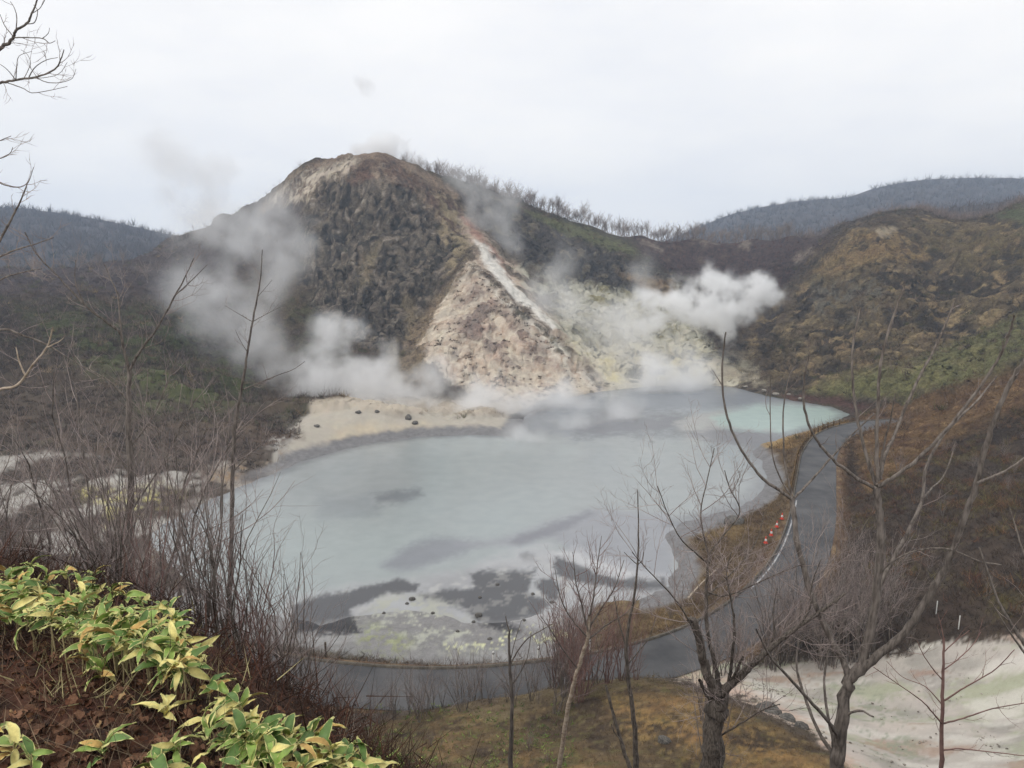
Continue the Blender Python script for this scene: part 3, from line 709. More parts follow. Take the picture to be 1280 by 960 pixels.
bp = N('ShaderNodeBump'); bp.inputs['Strength'].default_value = .12; bp.inputs['Distance'].default_value = .05
L(no.outputs['Fac'], bp.inputs['Height']); L(bp.outputs['Normal'], b.inputs['Normal'])
no2 = N('ShaderNodeTexNoise'); no2.inputs['Scale'].default_value = .5; no2.inputs['Detail'].default_value = 5; L(tc.outputs['Object'], no2.inputs['Vector'])
mr = N('ShaderNodeMapRange'); mr.inputs['To Min'].default_value = .86; mr.inputs['To Max'].default_value = 1.1; L(no2.outputs['Fac'], mr.inputs['Value'])
mx = N('ShaderNodeMix'); mx.data_type = 'RGBA'; mx.blend_type = 'MULTIPLY'; mx.inputs[0].default_value = 1
L(at.outputs['Color'], mx.inputs[6]); L(mr.outputs['Result'], mx.inputs[7]); L(mx.outputs[2], b.inputs['Base Color'])
structure('lake_water', me, m)

# ------------------------------------------------------------------ the road
v, f, du = [], [], []
prof = np.array([-1, -.75, -.4, 0, .4, .75, 1]) * ROAD_W
tang = np.gradient(ROAD, axis=0); tang /= np.linalg.norm(tang[:, :2], axis=1)[:, None]
rz_s = np.convolve(np.pad(ROAD[:, 2], 6, mode='edge'), np.ones(13) / 13, 'valid')
for k, q in enumerate(ROAD):
    nx, ny = tang[k, 1], -tang[k, 0]
    for c in prof:
        v.append((q[0] + nx * c, q[1] + ny * c, rz_s[k] + .03 - .02 * abs(c) / ROAD_W))
n = len(prof)
for k in range(len(ROAD) - 1):
    for j in range(n - 1):
        a = k * n + j; f.append((a, a + 1, a + 1 + n, a + n))
structure('road', mesh_np('road', v, f), noise_mat('asphalt', A(60, 60, 62, 1.0), A(94, 93, 93, 1.0), .35, 9, .75, .35, .25, .01, (1, 1, 1), .3, .7))
# edge kerb strip along the lake side of the road
v, f = [], []
for k, q in enumerate(ROAD):
    nx, ny = tang[k, 1], -tang[k, 0]
    for c, h in ((1.02, -.1), (1.02, .15), (1.09, .15), (1.09, -.1)):
        v.append((q[0] + nx * c * ROAD_W, q[1] + ny * c * ROAD_W, rz_s[k] + h))
for k in range(len(ROAD) - 1):
    for j in range(3):
        a = k * 4 + j; f.append((a, a + 1, a + 5, a + 4))
structure('kerb', mesh_np('kerb', v, f, False), noise_mat('kerb_concrete', A(72, 68, 62), A(104, 98, 88), 3))
# ------------------------------------------------------------------ far hills
def far_hill(name, line, Y, front, back, base, mat, albedo, rough=6.0):
    line = np.array([P(a, b, Y) for a, b in line])
    u = np.linspace(line[0, 0] / Y, line[-1, 0] / Y, 260)
    crest = np.interp(u, line[:, 0] / Y, line[:, 2])
    rows = np.concatenate([np.linspace(Y - front, Y, 46)[:-1], np.linspace(Y, Y + back, 14)])
    X = (u[None, :] * rows[:, None]); YY = np.repeat(rows[:, None], len(u), 1)
    t = np.where(YY <= Y, (YY - Y + front) / front, 1 - (YY - Y) / back)
    prof = np.where(YY <= Y, t ** .85, sstep(0, 1, t))
    Z = base + (crest[None, :] - base) * prof
    p = np.stack([X.ravel(), YY.ravel(), Z.ravel()], 1)
    w = np.sin(np.pi * np.clip(prof.ravel(), 0, 1)) + .08
    p[:, 2] += w * rough * (fbm(p * .008, 4) * 1.5 + .4 * fbm(p * .03, 3)) + rough * .15 * fbm(p * .06, 2)
    k = np.arange(len(p)).reshape(len(rows), len(u))
    f = np.stack([k[:-1, :-1], k[:-1, 1:], k[1:, 1:], k[1:, :-1]], -1).reshape(-1, 4)
    me = mesh_np(name, p, f)
    o = structure(name, me, mat)
    return p, o
LEFT_LINE = [(-500, 262), (-300, 256), (-120, 254), (0, 258), (40, 262), (100, 270), (150, 279), (190, 288), (215, 294), (250, 308), (300, 330), (360, 345)]
RIGHT_LINE = [(780, 330), (830, 302), (860, 289), (885, 279), (910, 269), (940, 261), (1000, 251), (1030, 249), (1060, 247), (1100, 233), (1150, 225), (1210, 222), (1280, 223), (1500, 240), (1700, 270)]
WOOD_LINE = [(960, 312), (1000, 297), (1060, 281), (1150, 264), (1280, 249), (1420, 240), (1600, 245)]
m_wood = noise_mat('wooded_hill', A(58, 54, 54), A(76, 68, 66), .06, 8, bump=0, lo=.38, hi=.62)
LP_, _ = far_hill('far_hill_west', LEFT_LINE, 640, 300, 260, 0, m_wood, None)
RP_, _ = far_hill('far_hill_east', RIGHT_LINE, 860, 460, 300, 0, m_wood, None)
WP_, _ = far_hill('wooded_ridge', WOOD_LINE, 400, 70, 90, 20, m_wood, None, 2.0)
bpy.data.objects['far_hill_west'].name = 'far_hill'; bpy.data.objects['far_hill_east'].name = 'far_hill'

# ------------------------------------------------------------------ clumps: many small blades, as one piece of undergrowth or far-off wood
def clumps(name, base, height, col, blades, width, spread, rng, mat, up=.6, droop=0.0):
    """base (n,3), height (n,), col (n,3): a tuft of thin blades on each point, all in one mesh."""
    n = len(base)
    d = rng.normal(size=(n, blades, 3)); d[..., 2] = np.abs(d[..., 2]) * .6 + up
    d /= np.linalg.norm(d, axis=2)[..., None]
    L_ = height[:, None] * rng.uniform(.5, 1.1, (n, blades))
    off = rng.normal(size=(n, blades, 3)) * (height[:, None, None] * spread); off[..., 2] *= .15
    b = base[:, None, :] + off
    side = np.cross(d, rng.normal(size=(n, blades, 3))); side /= np.linalg.norm(side, axis=2)[..., None] + 1e-9
    w = (width if np.isscalar(width) else width[:, None]) * rng.uniform(.6, 1.3, (n, blades))
    tip = b + d * L_[..., None]; tip[..., 2] -= droop * L_
    v = np.stack([b - side * w[..., None] * .5, b + side * w[..., None] * .5, tip], 2).reshape(-1, 3)
    f = np.arange(len(v)).reshape(-1, 3)
    c = np.repeat(np.clip(col[:, None, :] * rng.uniform(.65, 1.35, (n, blades, 1)), 0, .8), 3, 1).reshape(-1, 3)
    me = mesh_np(name, v, f, False); colour_attr(me, c)
    return stuff(link(name, me, mat))
M_blade = noise_mat('dry_blades', (.8, .8, .8), (1.2, 1.2, 1.2), 1.0, 2, bump=0, attr='albedo')
RNG = np.random.RandomState(5)
def scatter(mask_w, n):
    w = mask_w * AREA
    w = np.maximum(w, 0); c = np.cumsum(w); return np.searchsorted(c, RNG.rand(n) * c[-1])
AREA = np.gradient(GX, axis=1).ravel() * np.gradient(GY, axis=0).ravel()
OPEN_ = (1 - BARE) * (lsd > 2.5) * (rd > ROAD_W + .5) * (1 - .92 * ((px0 > 325) & (px0 < 575) & (py0 < 285) & (TY > 180)))
inview = (np.abs(TX / TY) < .85)
# scrub on the mountain, the red slope, the right hill and the left lowland; screen-sized weighting keeps the far ones few
k = scatter(OPEN_ * inview * sstep(85, 100, TY) * (1 - sstep(262, 266, TY)) / np.sqrt(TY) * (1 - .55 * (TX < -20) * (TY > 170)), 30000)
jit = RNG.normal(size=(len(k), 3)) * np.array([.5, .5, 0])
hgt_ = RNG.uniform(.4, 1.25, len(k)) * np.where(ALB[k][:, 1] > ALB[k][:, 0] * .93, .6, 1.0)
clumps('scrub', pos[k] + jit - np.array([0, 0, .1]), hgt_, ALB[k] * np.array([1.0, .97, .95]) * .92, 9, .10, .30, RNG, M_blade)
k = scatter(OPEN_ * inview * sstep(100, 115, TY) * (1 - sstep(255, 262, TY)) * (slope_up > .25) * brk(n_mid + n_big, -.1, .3) / np.sqrt(TY), 2600)
k2 = scatter(region(SPUR, 4, (130, 205), 6) * brk(n_mid, -.3, .3), 240)
clumps('spur_shrubs', pos[k2] - np.array([0, 0, .05]), RNG.uniform(.35, 1.0, len(k2)), np.tile(A(72, 60, 50), (len(k2), 1)), 16, .11, .3, RNG, M_blade, up=.6)
k2 = scatter(OPEN_ * inview * sstep(44, 48, TY) * (1 - sstep(92, 98, TY)) * (px0 > 1065) * brk(n_mid, -.2, .2), 900)
clumps('slope_bushes', pos[k2] - np.array([0, 0, .05]), RNG.uniform(.5, 1.5, len(k2)), np.array([A(96, 72, 62), A(76, 62, 54), A(112, 84, 62), A(98, 90, 56)])[RNG.randint(0, 4, len(k2))], 26, .035, .25, RNG, M_blade, up=.7)
_c = np.array([A(62, 52, 46), A(112, 98, 82), A(82, 84, 52), A(94, 78, 64), A(130, 112, 84)])[RNG.choice(5, len(k), p=[.3, .2, .2, .2, .1])]
clumps('hillside_bushes', pos[k] - np.array([0, 0, .1]), RNG.uniform(.8, 2.2, len(k)), _c, 24, .09, .22, RNG, M_blade, up=.7)
k = scatter(OPEN_ * inview * sstep(36, 44, TY) * (1 - sstep(85, 95, TY)), 16000)
clumps('slope_undergrowth', pos[k] + RNG.normal(size=(len(k), 3)) * np.array([.2, .2, 0]) - np.array([0, 0, .05]), RNG.uniform(.25, .8, len(k)), ALB[k], 8, .035, .30, RNG, M_blade)
k = scatter(OPEN_ * inview * sstep(20, 23, TY) * (1 - sstep(40, 44, TY)), 16000)
clumps('mound_grass', pos[k] + RNG.normal(size=(len(k), 3)) * np.array([.1, .1, 0]) - np.array([0, 0, .03]), RNG.uniform(.08, .30, len(k)), ALB[k] * 1.05, 9, .014, .4, RNG, M_blade, up=.35)
k = scatter(inview * sstep(2.5, 4, TY) * (1 - sstep(19, 24, TY)), 12000)
clumps('hillside_undergrowth', pos[k] - np.array([0, 0, .03]), RNG.uniform(.15, .6, len(k)), ALB[k] * np.array([1.15, 1.05, 1]), 9, .010, .4, RNG, M_blade, up=.5)
# dry reeds along the shore verge
k = scatter(OPEN_ * (TX > 8) * (TY < 125) * (TY > 46) * (px0 < 1065) * (px0 > 700), 5000)
clumps('verge_grass', pos[k] - np.array([0, 0, .03]), RNG.uniform(.2, .6, len(k)), ALB[k] * np.array([1.15, 1.05, .95]), 9, .025, .45, RNG, M_blade, up=.45)
# thin bare growth standing on the slopes
def thin_growth(name, mask, n, h0, h1, col, blades=13, width=.055):
    k = scatter(OPEN_ * inview * mask, n)
    clumps(name, pos[k] - np.array([0, 0, .2]), RNG.uniform(h0, h1, len(k)), np.tile(A(*col), (len(k), 1)) * RNG.uniform(.7, 1.3, (len(k), 1)), blades, width, .10, RNG, M_blade, up=1.5)
thin_growth('lowland_brush', (TX < -14) * (TY > 95) * (TY < 185) / np.sqrt(TY), 650, 2.0, 4.5, (112, 98, 90))
thin_growth('slope_brush', (px0 > 960) * (TY > 105) * (TY < 235) / np.sqrt(TY), 420, 1.5, 3.5, (110, 94, 82))
thin_growth('red_brush', region([(785, 292), (1000, 290), (1010, 300), (970, 372), (850, 346)], 6, (205, 1e9)), 420, 1.2, 2.6, (98, 74, 68), 16, .09)
k = np.where((TY > 228) & (TY < 292))[0]
_cy = np.interp(px0[k], [a[0] for a in CREST], [a[2] for a in CREST])
k = k[(np.abs(TY[k] - _cy - 2) < 5) & (px0[k] > 508) & (px0[k] < 1300)]
k = k[RNG.randint(0, len(k), 1100)]
clumps('ridge_brush', pos[k] - np.array([0, 0, .2]), RNG.uniform(2.2, 5.5, len(k)), np.tile(A(122, 108, 100), (len(k), 1)) * RNG.uniform(.8, 1.2, (len(k), 1)), 14, .07, .12, RNG, M_blade, up=1.1)
# far woods on the hills behind
def far_wood(name, p, n, h, tint, ymin):
    c = p[RNG.randint(0, len(p), n * 2)]
    c = c[(np.abs(c[:, 0] / c[:, 1]) < .9)][:n]
    c = c + RNG.normal(size=c.shape) * np.array([4, 3, 0])
    clumps(name, c - np.array([0, 0, .5]), h * RNG.uniform(.6, 1.1, len(c)), np.tile(tint, (len(c), 1)) * RNG.uniform(.75, 1.25, (len(c), 1)), 11, .5 * h / 9, .12, RNG, M_blade, up=1.3)
far_wood('far_woods', LP_[: 260 * 46], 3600, 8.5, A(82, 74, 70), 0)
far_wood('far_woods', RP_[: 260 * 46], 4200, 9.0, A(84, 76, 70), 0)
far_wood('ridge_woods', WP_[: 260 * 50], 1700, 6.5, A(84, 74, 68), 0)
# dark conifers low on the left hill
c = LP_[(LP_[:, 1] < 460) & (LP_[:, 0] < -60)]
c = c[RNG.randint(0, len(c), 160)]
_u = c[:, 0] / c[:, 1]; c = c[(_u > -.72) & (_u < -.50)]
clumps('conifer_woods', c, np.full(len(c), 7.0), np.tile(A(44, 56, 48), (len(c), 1)), 26, 1.0, .12, RNG, M_blade, up=1.2)

# ------------------------------------------------------------------ haze and steam
def haze_box():
    x0, x1, y0, y1, z0, z1 = -1500, 1500, -60, 1400, -3.5, 150
    v = [(x, y, z) for z in (z0, z1) for y in (y0, y1) for x in (x0, x1)]
    f = [(0, 2, 3, 1), (4, 5, 7, 6), (0, 1, 5, 4), (2, 6, 7, 3), (0, 4, 6, 2), (1, 3, 7, 5)]
    m = bpy.data.materials.new('haze'); m.use_nodes = True
    t = m.node_tree; t.nodes.remove(t.nodes['Principled BSDF'])
    pv = t.nodes.new('ShaderNodeVolumePrincipled')
    pv.inputs['Color'].default_value = (.62, .78, 1.0, 1); pv.inputs['Density'].default_value = .00048; pv.inputs['Anisotropy'].default_value = 0.2
    t.links.new(pv.outputs['Volume'], t.nodes['Material Output'].inputs['Volume'])
    m.cycles.homogeneous_volume = True
    stuff(link('haze', mesh_np('haze', v, f, False), m))
haze_box()
def steam(label, blobs, dens, nscale=.22, amp=1.5, thr=.42, gain=2.2, voxel=.7, group=None, tint=(.995, .995, .995), seed=0.0, warp=1.5, detail=6):
    """A plume of steam: a fog volume filled from soft puffs (point, radius), torn by noise."""
    o = link('steam_plume', bpy.data.volumes.new('steam_plume'))
    tag(o, label, 'steam', group)
    c = np.array([b[0] for b in blobs]); r = np.array([b[1] for b in blobs], float)
    lo = (c - r[:, None] * 1.25).min(0); hi = (c + r[:, None] * 1.25).max(0)
    m = bpy.data.materials.new('steam'); m.use_nodes = True
    t = m.node_tree; t.nodes.remove(t.nodes['Principled BSDF'])
    pv = t.nodes.new('ShaderNodeVolumePrincipled')
    pv.inputs['Color'].default_value = (*tint, 1); pv.inputs['Density'].default_value = dens; pv.inputs['Anisotropy'].default_value = 0.1
    t.links.new(pv.outputs['Volume'], t.nodes['Material Output'].inputs['Volume'])
    o.data.materials.append(m)
    g = bpy.data.node_groups.new('steam_plume', 'GeometryNodeTree')
    g.interface.new_socket('Geometry', in_out='INPUT', socket_type='NodeSocketGeometry')
    g.interface.new_socket('Geometry', in_out='OUTPUT', socket_type='NodeSocketGeometry')
    N, L = g.nodes.new, g.links.new
    gi = N('NodeGroupInput'); go = N('NodeGroupOutput')
    ps = N('GeometryNodeInputPosition')
    def vm(op, a, b=None):
        n = N('ShaderNodeVectorMath'); n.operation = op
        for k, q in enumerate((a, b)):
            if q is None: continue
            if isinstance(q, (tuple, list, np.ndarray)): n.inputs[k].default_value = tuple(float(h) for h in q)
            else: L(q, n.inputs[k])
        return n.outputs['Value'] if op in ('DISTANCE', 'LENGTH') else n.outputs['Vector']
    def mt(op, a, b=None, c_=None):
        n = N('ShaderNodeMath'); n.operation = op
        for k, q in enumerate((a, b, c_)):
            if q is None: continue
            if isinstance(q, (int, float)): n.inputs[k].default_value = float(q)
            else: L(q, n.inputs[k])
        return n.outputs[0]
    wv = N('ShaderNodeTexNoise'); wv.inputs['Scale'].default_value = nscale * .6; wv.inputs['Detail'].default_value = 3
    L(vm('ADD', ps.outputs[0], (seed, seed * .7, 3.1)), wv.inputs['Vector'])
    off = vm('SUBTRACT', wv.outputs['Color'], (.5, .5, .5))
    scl = N('ShaderNodeVectorMath'); scl.operation = 'SCALE'; L(off, scl.inputs[0]); scl.inputs['Scale'].default_value = warp / nscale
    wp = vm('ADD', ps.outputs[0], scl.outputs['Vector'])
    tot = None
    for b, rr in zip(c, r):
        dd = vm('DISTANCE', wp, b)
        mr = N('ShaderNodeMapRange'); mr.interpolation_type = 'SMOOTHSTEP'
        mr.inputs['From Min'].default_value = 0; mr.inputs['From Max'].default_value = rr * 1.25
        mr.inputs['To Min'].default_value = 1; mr.inputs['To Max'].default_value = 0
        L(dd, mr.inputs['Value'])
        tot = mr.outputs['Result'] if tot is None else mt('ADD', tot, mr.outputs['Result'])
    tot = mt('MINIMUM', tot, 1.15)
    no = N('ShaderNodeTexNoise'); no.inputs['Scale'].default_value = nscale; no.inputs['Detail'].default_value = detail; no.inputs['Roughness'].default_value = .58
    L(vm('ADD', ps.outputs[0], (seed * 1.3, 7.7, seed)), no.inputs['Vector'])
    no2 = N('ShaderNodeTexNoise'); no2.inputs['Scale'].default_value = nscale * 3.1; no2.inputs['Detail'].default_value = 4; no2.inputs['Roughness'].default_value = .6
    L(vm('ADD', wp, (3.3, seed, 1.7)), no2.inputs['Vector'])
    nz = mt('MULTIPLY_ADD', mt('SUBTRACT', no2.outputs[0], .5), amp * .45, mt('MULTIPLY', mt('SUBTRACT', no.outputs[0], .5), amp))
    q = mt('MULTIPLY', mt('ADD', nz, mt('SUBTRACT', mt('MULTIPLY', tot, .62), thr)), gain)
    q = mt('MULTIPLY', mt('MAXIMUM', q, 0.0), mt('MINIMUM', tot, 1.0))
    q = mt('MAXIMUM', mt('MINIMUM', q, 1.0), 0.0)
    vc = N('GeometryNodeVolumeCube')
    L(q, vc.inputs['Density'])
    vc.inputs['Min'].default_value = tuple(float(h) for h in lo); vc.inputs['Max'].default_value = tuple(float(h) for h in hi)
    for k, nm in enumerate(('Resolution X', 'Resolution Y', 'Resolution Z')):
        vc.inputs[nm].default_value = int(np.clip((hi[k] - lo[k]) / voxel, 12, 150))
    sm = N('GeometryNodeSetMaterial'); sm.inputs['Material'].default_value = m
    L(vc.outputs[0], sm.inputs[0]); L(sm.outputs[0], go.inputs[0])
    md = o.modifiers.new('plume', 'NODES'); md.node_group = g
    return o
def B(px, py, Y, rpx):
    return (P(px, py, Y), rpx * Y / FPX)
GS = 'steam rising round the lake'
steam('thick white steam billowing off the pale bank at the right end of the lake', [B(909, 430, 172, 17), B(907, 414, 172, 21), B(900, 395, 173, 28), B(800, 405, 178, 20), B(822, 398, 178, 24), B(888, 378, 174, 36), B(912, 372, 175, 36), B(942, 368, 175, 34), B(968, 366, 176, 26), B(888, 355, 175, 28), B(850, 378, 176, 34), B(825, 384, 177, 28), B(925, 385, 174, 28), B(868, 395, 174, 28), B(950, 350, 177, 22), B(800, 376, 180, 24)],
      0.5, 0.19, 4.6, 0.27, 1.4, .40, GS, seed=3.0, warp=.75)
steam('low bank of thick white steam over the pale mound below the dark cliff', [B(420, 440, 140, 52), B(405, 485, 139, 57), B(450, 455, 139, 52), B(460, 495, 137, 57), B(500, 485, 136, 57), B(540, 502, 135, 50), B(580, 514, 134, 42), B(618, 522, 133, 33), B(520, 515, 134, 42), B(375, 475, 142, 50), B(412, 412, 143, 31), B(560, 480, 138, 42), B(480, 460, 139, 40), B(600, 495, 137, 52), B(640, 515, 134, 40), B(570, 465, 140, 35), B(440, 420, 142, 35)],
      0.21, 0.115, 4.8, 0.22, 1.1, .5, GS, seed=11.0, warp=.9)
steam('tall plume of pale steam leaning left up the brown flank of the mountain', [B(376, 480, 143, 49), B(348, 458, 146, 61), B(320, 428, 150, 66), B(292, 398, 154, 66), B(266, 368, 158, 66), B(246, 336, 163, 63), B(255, 312, 166, 61), B(300, 345, 165, 68), B(315, 300, 172, 71), B(285, 285, 175, 56), B(350, 275, 178, 54), B(340, 320, 168, 61), B(235, 390, 155, 44), B(390, 300, 176, 44)],
      0.062, 0.09, 4.6, 0.24, 1.1, .8, GS, seed=21.0, warp=1.0)
steam('thin veil of steam hanging before the grey green crater wall', [B(800, 470, 160, 46), B(800, 430, 168, 48), B(760, 420, 172, 56), B(720, 390, 180, 56), B(690, 365, 186, 46), B(840, 430, 168, 46), B(870, 460, 160, 44), B(740, 460, 160, 46), B(790, 395, 174, 44), B(800, 350, 182, 36), B(700, 330, 195, 36)],
      0.075, 0.1, 4.2, 0.24, 1.3, .8, GS, seed=31.0, warp=1.0)
steam('thin mist lying on the grey water below the crater wall', [B(660, 515, 134, 44), B(710, 505, 140, 50), B(770, 495, 148, 50), B(830, 485, 156, 46), B(870, 480, 160, 36), B(720, 540, 122, 46), B(780, 530, 128, 44), B(620, 520, 130, 44), B(660, 550, 114, 46), B(820, 460, 160, 40), B(580, 520, 130, 36)],
      0.42, 0.1, 3.4, 0.18, 1.2, .7, GS, seed=41.0, warp=1.0)
steam('grey puff of steam over the summit of the mountain', [B(455, 186, 231, 20), B(475, 188, 232, 24), B(495, 190, 233, 22), B(514, 198, 234, 18), B(490, 176, 234, 18), B(507, 170, 235, 15), B(450, 196, 230, 14)],
      0.5, 0.13, 3.6, 0.26, 1.4, .6, GS, seed=51.0, warp=.8)
steam('faint veil of steam on the wooded ridge right of the summit', [B(590, 232, 225, 32), B(612, 255, 222, 38), B(628, 285, 216, 40), B(600, 270, 218, 34), B(642, 305, 212, 34), B(570, 222, 230, 26), B(640, 250, 224, 30)],
      0.06, 0.1, 3.8, 0.26, 1.3, .9, GS, seed=61.0, warp=.9)
steam('faint grey wisp of steam against the sky left of the summit', [B(195, 185, 235, 34), B(225, 210, 232, 44), B(255, 235, 230, 46), B(280, 215, 232, 36), B(240, 262, 228, 44), B(215, 240, 230, 42)],
      0.07, 0.08, 3.8, 0.24, 1.3, 1.1, GS, seed=71.0, warp=.9)
steam('tiny detached grey wisp of steam high above the summit', [B(455, 110, 235, 16), B(447, 104, 235, 12), B(463, 116, 235, 12)],
      0.18, 0.2, 3.0, 0.26, 1.4, .5, GS, seed=81.0, warp=.7)
steam('light mist drifting across the middle of the milky lake', [B(480, 585, 104, 50), B(560, 580, 104, 58), B(640, 585, 102, 58), B(720, 575, 104, 58), B(800, 570, 106, 50), B(600, 615, 92, 50), B(880, 560, 108, 40)],
      0.05, 0.1, 3.8, 0.26, 1.3, .8, GS, seed=91.0, warp=1.0)
# ------------------------------------------------------------------ branches
M_bark = noise_mat('grey_bark', A(76, 70, 66), A(126, 118, 111), 9, 6, .9, .15, .6, .01, (3, 3, .6), vary=.12)
M_bark_dark = noise_mat('dark_bark', A(64, 59, 55), A(118, 110, 102), 16, 6, .9, .15, .8, .02, (3, 3, .7), vary=.1)
M_bark_pale_and_lit = noise_mat('pale_and_lit_bark', A(134, 120, 104), A(176, 162, 146), 7, 5, .85, .2, .5, .01, (1, 1, 3))  # pale bark, also used as painted light on limbs of the overhanging tree
M_twig = noise_mat('twig_bark', A(116, 105, 102), A(154, 142, 137), 4, 3, .9, .15, 0, vary=.15)
M_twig_red = noise_mat('red_twig_bark', A(104, 82, 78), A(134, 108, 100), 4, 3, .9, .15, 0, vary=.15)
M_far_tree = noise_mat('far_tree_bark', A(120, 108, 100), A(150, 138, 130), .8, 3, .95, .1, 0, vary=.2)
class Tubes:
    def __init__(s): s.v, s.f, s.n = [], [], 0
    def add(s, pts, rad, sides=5):
        pts = np.asarray(pts, float); rad = np.asarray(rad, float); n = len(pts)
        t = np.gradient(pts, axis=0); t /= np.linalg.norm(t, axis=1)[:, None] + 1e-9
        ref = np.array([.31, .87, .38]) if abs(t[0] @ np.array([.31, .87, .38])) < .9 else np.array([1., 0, 0])
        a = np.cross(t, ref); a /= np.linalg.norm(a, axis=1)[:, None] + 1e-9
        b = np.cross(t, a)
        an = np.arange(sides) * 2 * np.pi / sides
        ring = pts[:, None, :] + rad[:, None, None] * (np.cos(an)[None, :, None] * a[:, None, :] + np.sin(an)[None, :, None] * b[:, None, :])
        s.v.append(ring.reshape(-1, 3))
        k = s.n + np.arange(n * sides).reshape(n, sides)
        k2 = np.roll(k, -1, 1)
        s.f.append(np.stack([k[:-1], k2[:-1], k2[1:], k[1:]], -1).reshape(-1, 4))
        s.n += n * sides
    def mesh(s, name, origin=(0, 0, 0)):
        return mesh_np(name, np.concatenate(s.v) - np.asarray(origin), np.concatenate(s.f))
def unit(v): return v / (np.linalg.norm(v) + 1e-9)
def turn(d, ang, rng):
    """A direction at an angle from d, at random round it."""
    p = unit(np.cross(d, rng.normal(size=3)))
    return unit(d * math.cos(ang) + p * math.sin(ang))
def grow(T, p, d, length, r0, level, rng, sides=4, up=.15, wob=.16, kids=(5, 4, 3), ang=(.45, .85), ratio=(.35, .6), r1=.35, segs=6, kid_from=.25, levels=None):
    """A branch with its smaller branches; levels: one Tubes for each order."""
    d = unit(np.asarray(d, float)); q = np.asarray(p, float)
    pts = [q]; step = length / segs; dirs = [d]
    for k in range(segs):
        d = unit(d + rng.normal(size=3) * wob + np.array([0, 0, up]))
        q = q + d * step; pts.append(q); dirs.append(d)
    rad = r0 * np.linspace(1, r1, segs + 1); rad[-1] *= .6
    (levels[level] if levels else T).add(pts, rad, sides)
    if level < len(kids):
        for k in range(kids[level]):
            t = kid_from + (1 - kid_from) * (k + rng.rand()) / kids[level]
            i = min(int(t * segs), segs - 1); f = t * segs - i
            b = pts[i] * (1 - f) + pts[i + 1] * f
            grow(T, b, turn(dirs[i], rng.uniform(*ang), rng), length * rng.uniform(*ratio) * (1.15 - .5 * t), max(r0 * (1 - t * (1 - r1)) * .62, .0018), level + 1, rng, max(3, sides - 1), up, wob * 1.15, kids, ang, ratio, r1, max(3, segs - 1), kid_from, levels)

# ------------------------------------------------------------------ bare trees along the skyline and in the far woods
def ridge_tree(rng, pick):
    T = Tubes(); h = 1.0
    fork = rng.uniform(.12, .4)
    top = np.array([rng.normal() * .05, rng.normal() * .05, fork])
    T.add([np.zeros(3) - np.array([0, 0, .15]), top * .5, top], [.022, .017, .014], 4)
    for k in range(rng.randint(3, 6)):
        d = np.array([rng.normal() * .36, rng.normal() * .36, 1.0])
        grow(T, top, d, rng.uniform(.6, .85) * (1 - fork) * 1.2, .011, 0, rng, 3, .06, .16, (9, 8), (.35, .85), (.3, .55), .35, 4, .15)
    return T.mesh('bare_tree')
ridge_proto = [ridge_tree(np.random.RandomState(40 + k), k) for k in range(9)]
def bare_tree(x, y, h, label, group, rng, mat=M_far_tree):
    me = ridge_proto[rng.randint(len(ridge_proto))]
    if not me.materials: me.materials.append(mat)
    o = link('bare_tree', me, None, None, (x, y, ground_z(x, y) - .1))
    o.scale = (h * rng.uniform(.85, 1.25), h * rng.uniform(.85, 1.25), h * rng.uniform(.85, 1.15)); o.rotation_euler = (rng.normal() * .09, rng.normal() * .09, rng.uniform(0, 6.28))
    return tag(o, label, 'tree', group)
rg = np.random.RandomState(9)
SK = np.array([[a, b, c] for a, b, c in CREST])
for k in range(200):
    px = 508 + 480 * (k + rg.rand()) / 200
    Y = np.interp(px, SK[:, 0], SK[:, 2]) + rg.uniform(-4, 3 if px < 700 else 8)
    x = P(px, 300, Y)[0]
    h = np.interp(px, [508, 600, 700, 800, 900, 990], [6.4, 6.6, 6.6, 7.2, 6.8, 6.4]) * rg.uniform(.6, 1.2)
    lab, grp = (('leafless tree of the ragged row climbing the ridge behind the summit', 'bare trees climbing to the summit') if px < 700 else
                ('leafless grey tree of the skyline row above the dark red slope', 'bare trees above the red slope'))
    bare_tree(x, Y, h, lab, grp, rg)
for k in range(34):
    px = 985 + 310 * (k + rg.rand()) / 34
    Y = np.interp(px, SK[:, 0], SK[:, 2]) + rg.uniform(4, 28)
    bare_tree(P(px, 300, Y)[0], Y, rg.uniform(4.5, 7.5), 'leafless tree standing behind the crest of the brown right hill', 'bare trees behind the right hill', rg)
for k in range(34):
    px = -10 + 250 * rg.rand(); Y = rg.uniform(205, 262)
    bare_tree(P(px, 345, Y)[0], Y, rg.uniform(5, 8), 'leafless tree in the reddish brown wood below the blue left hill', 'bare trees of the left wood', rg)
for k in range(26):
    px = 215 + 165 * rg.rand(); Y = np.interp(px, SK[:, 0], SK[:, 2]) + rg.uniform(-8, 2)
    bare_tree(P(px, 300, Y)[0], Y, rg.uniform(2.2, 3.8), 'small leafless tree on the left skyline of the steaming mountain', 'bare trees on the left shoulder', rg)

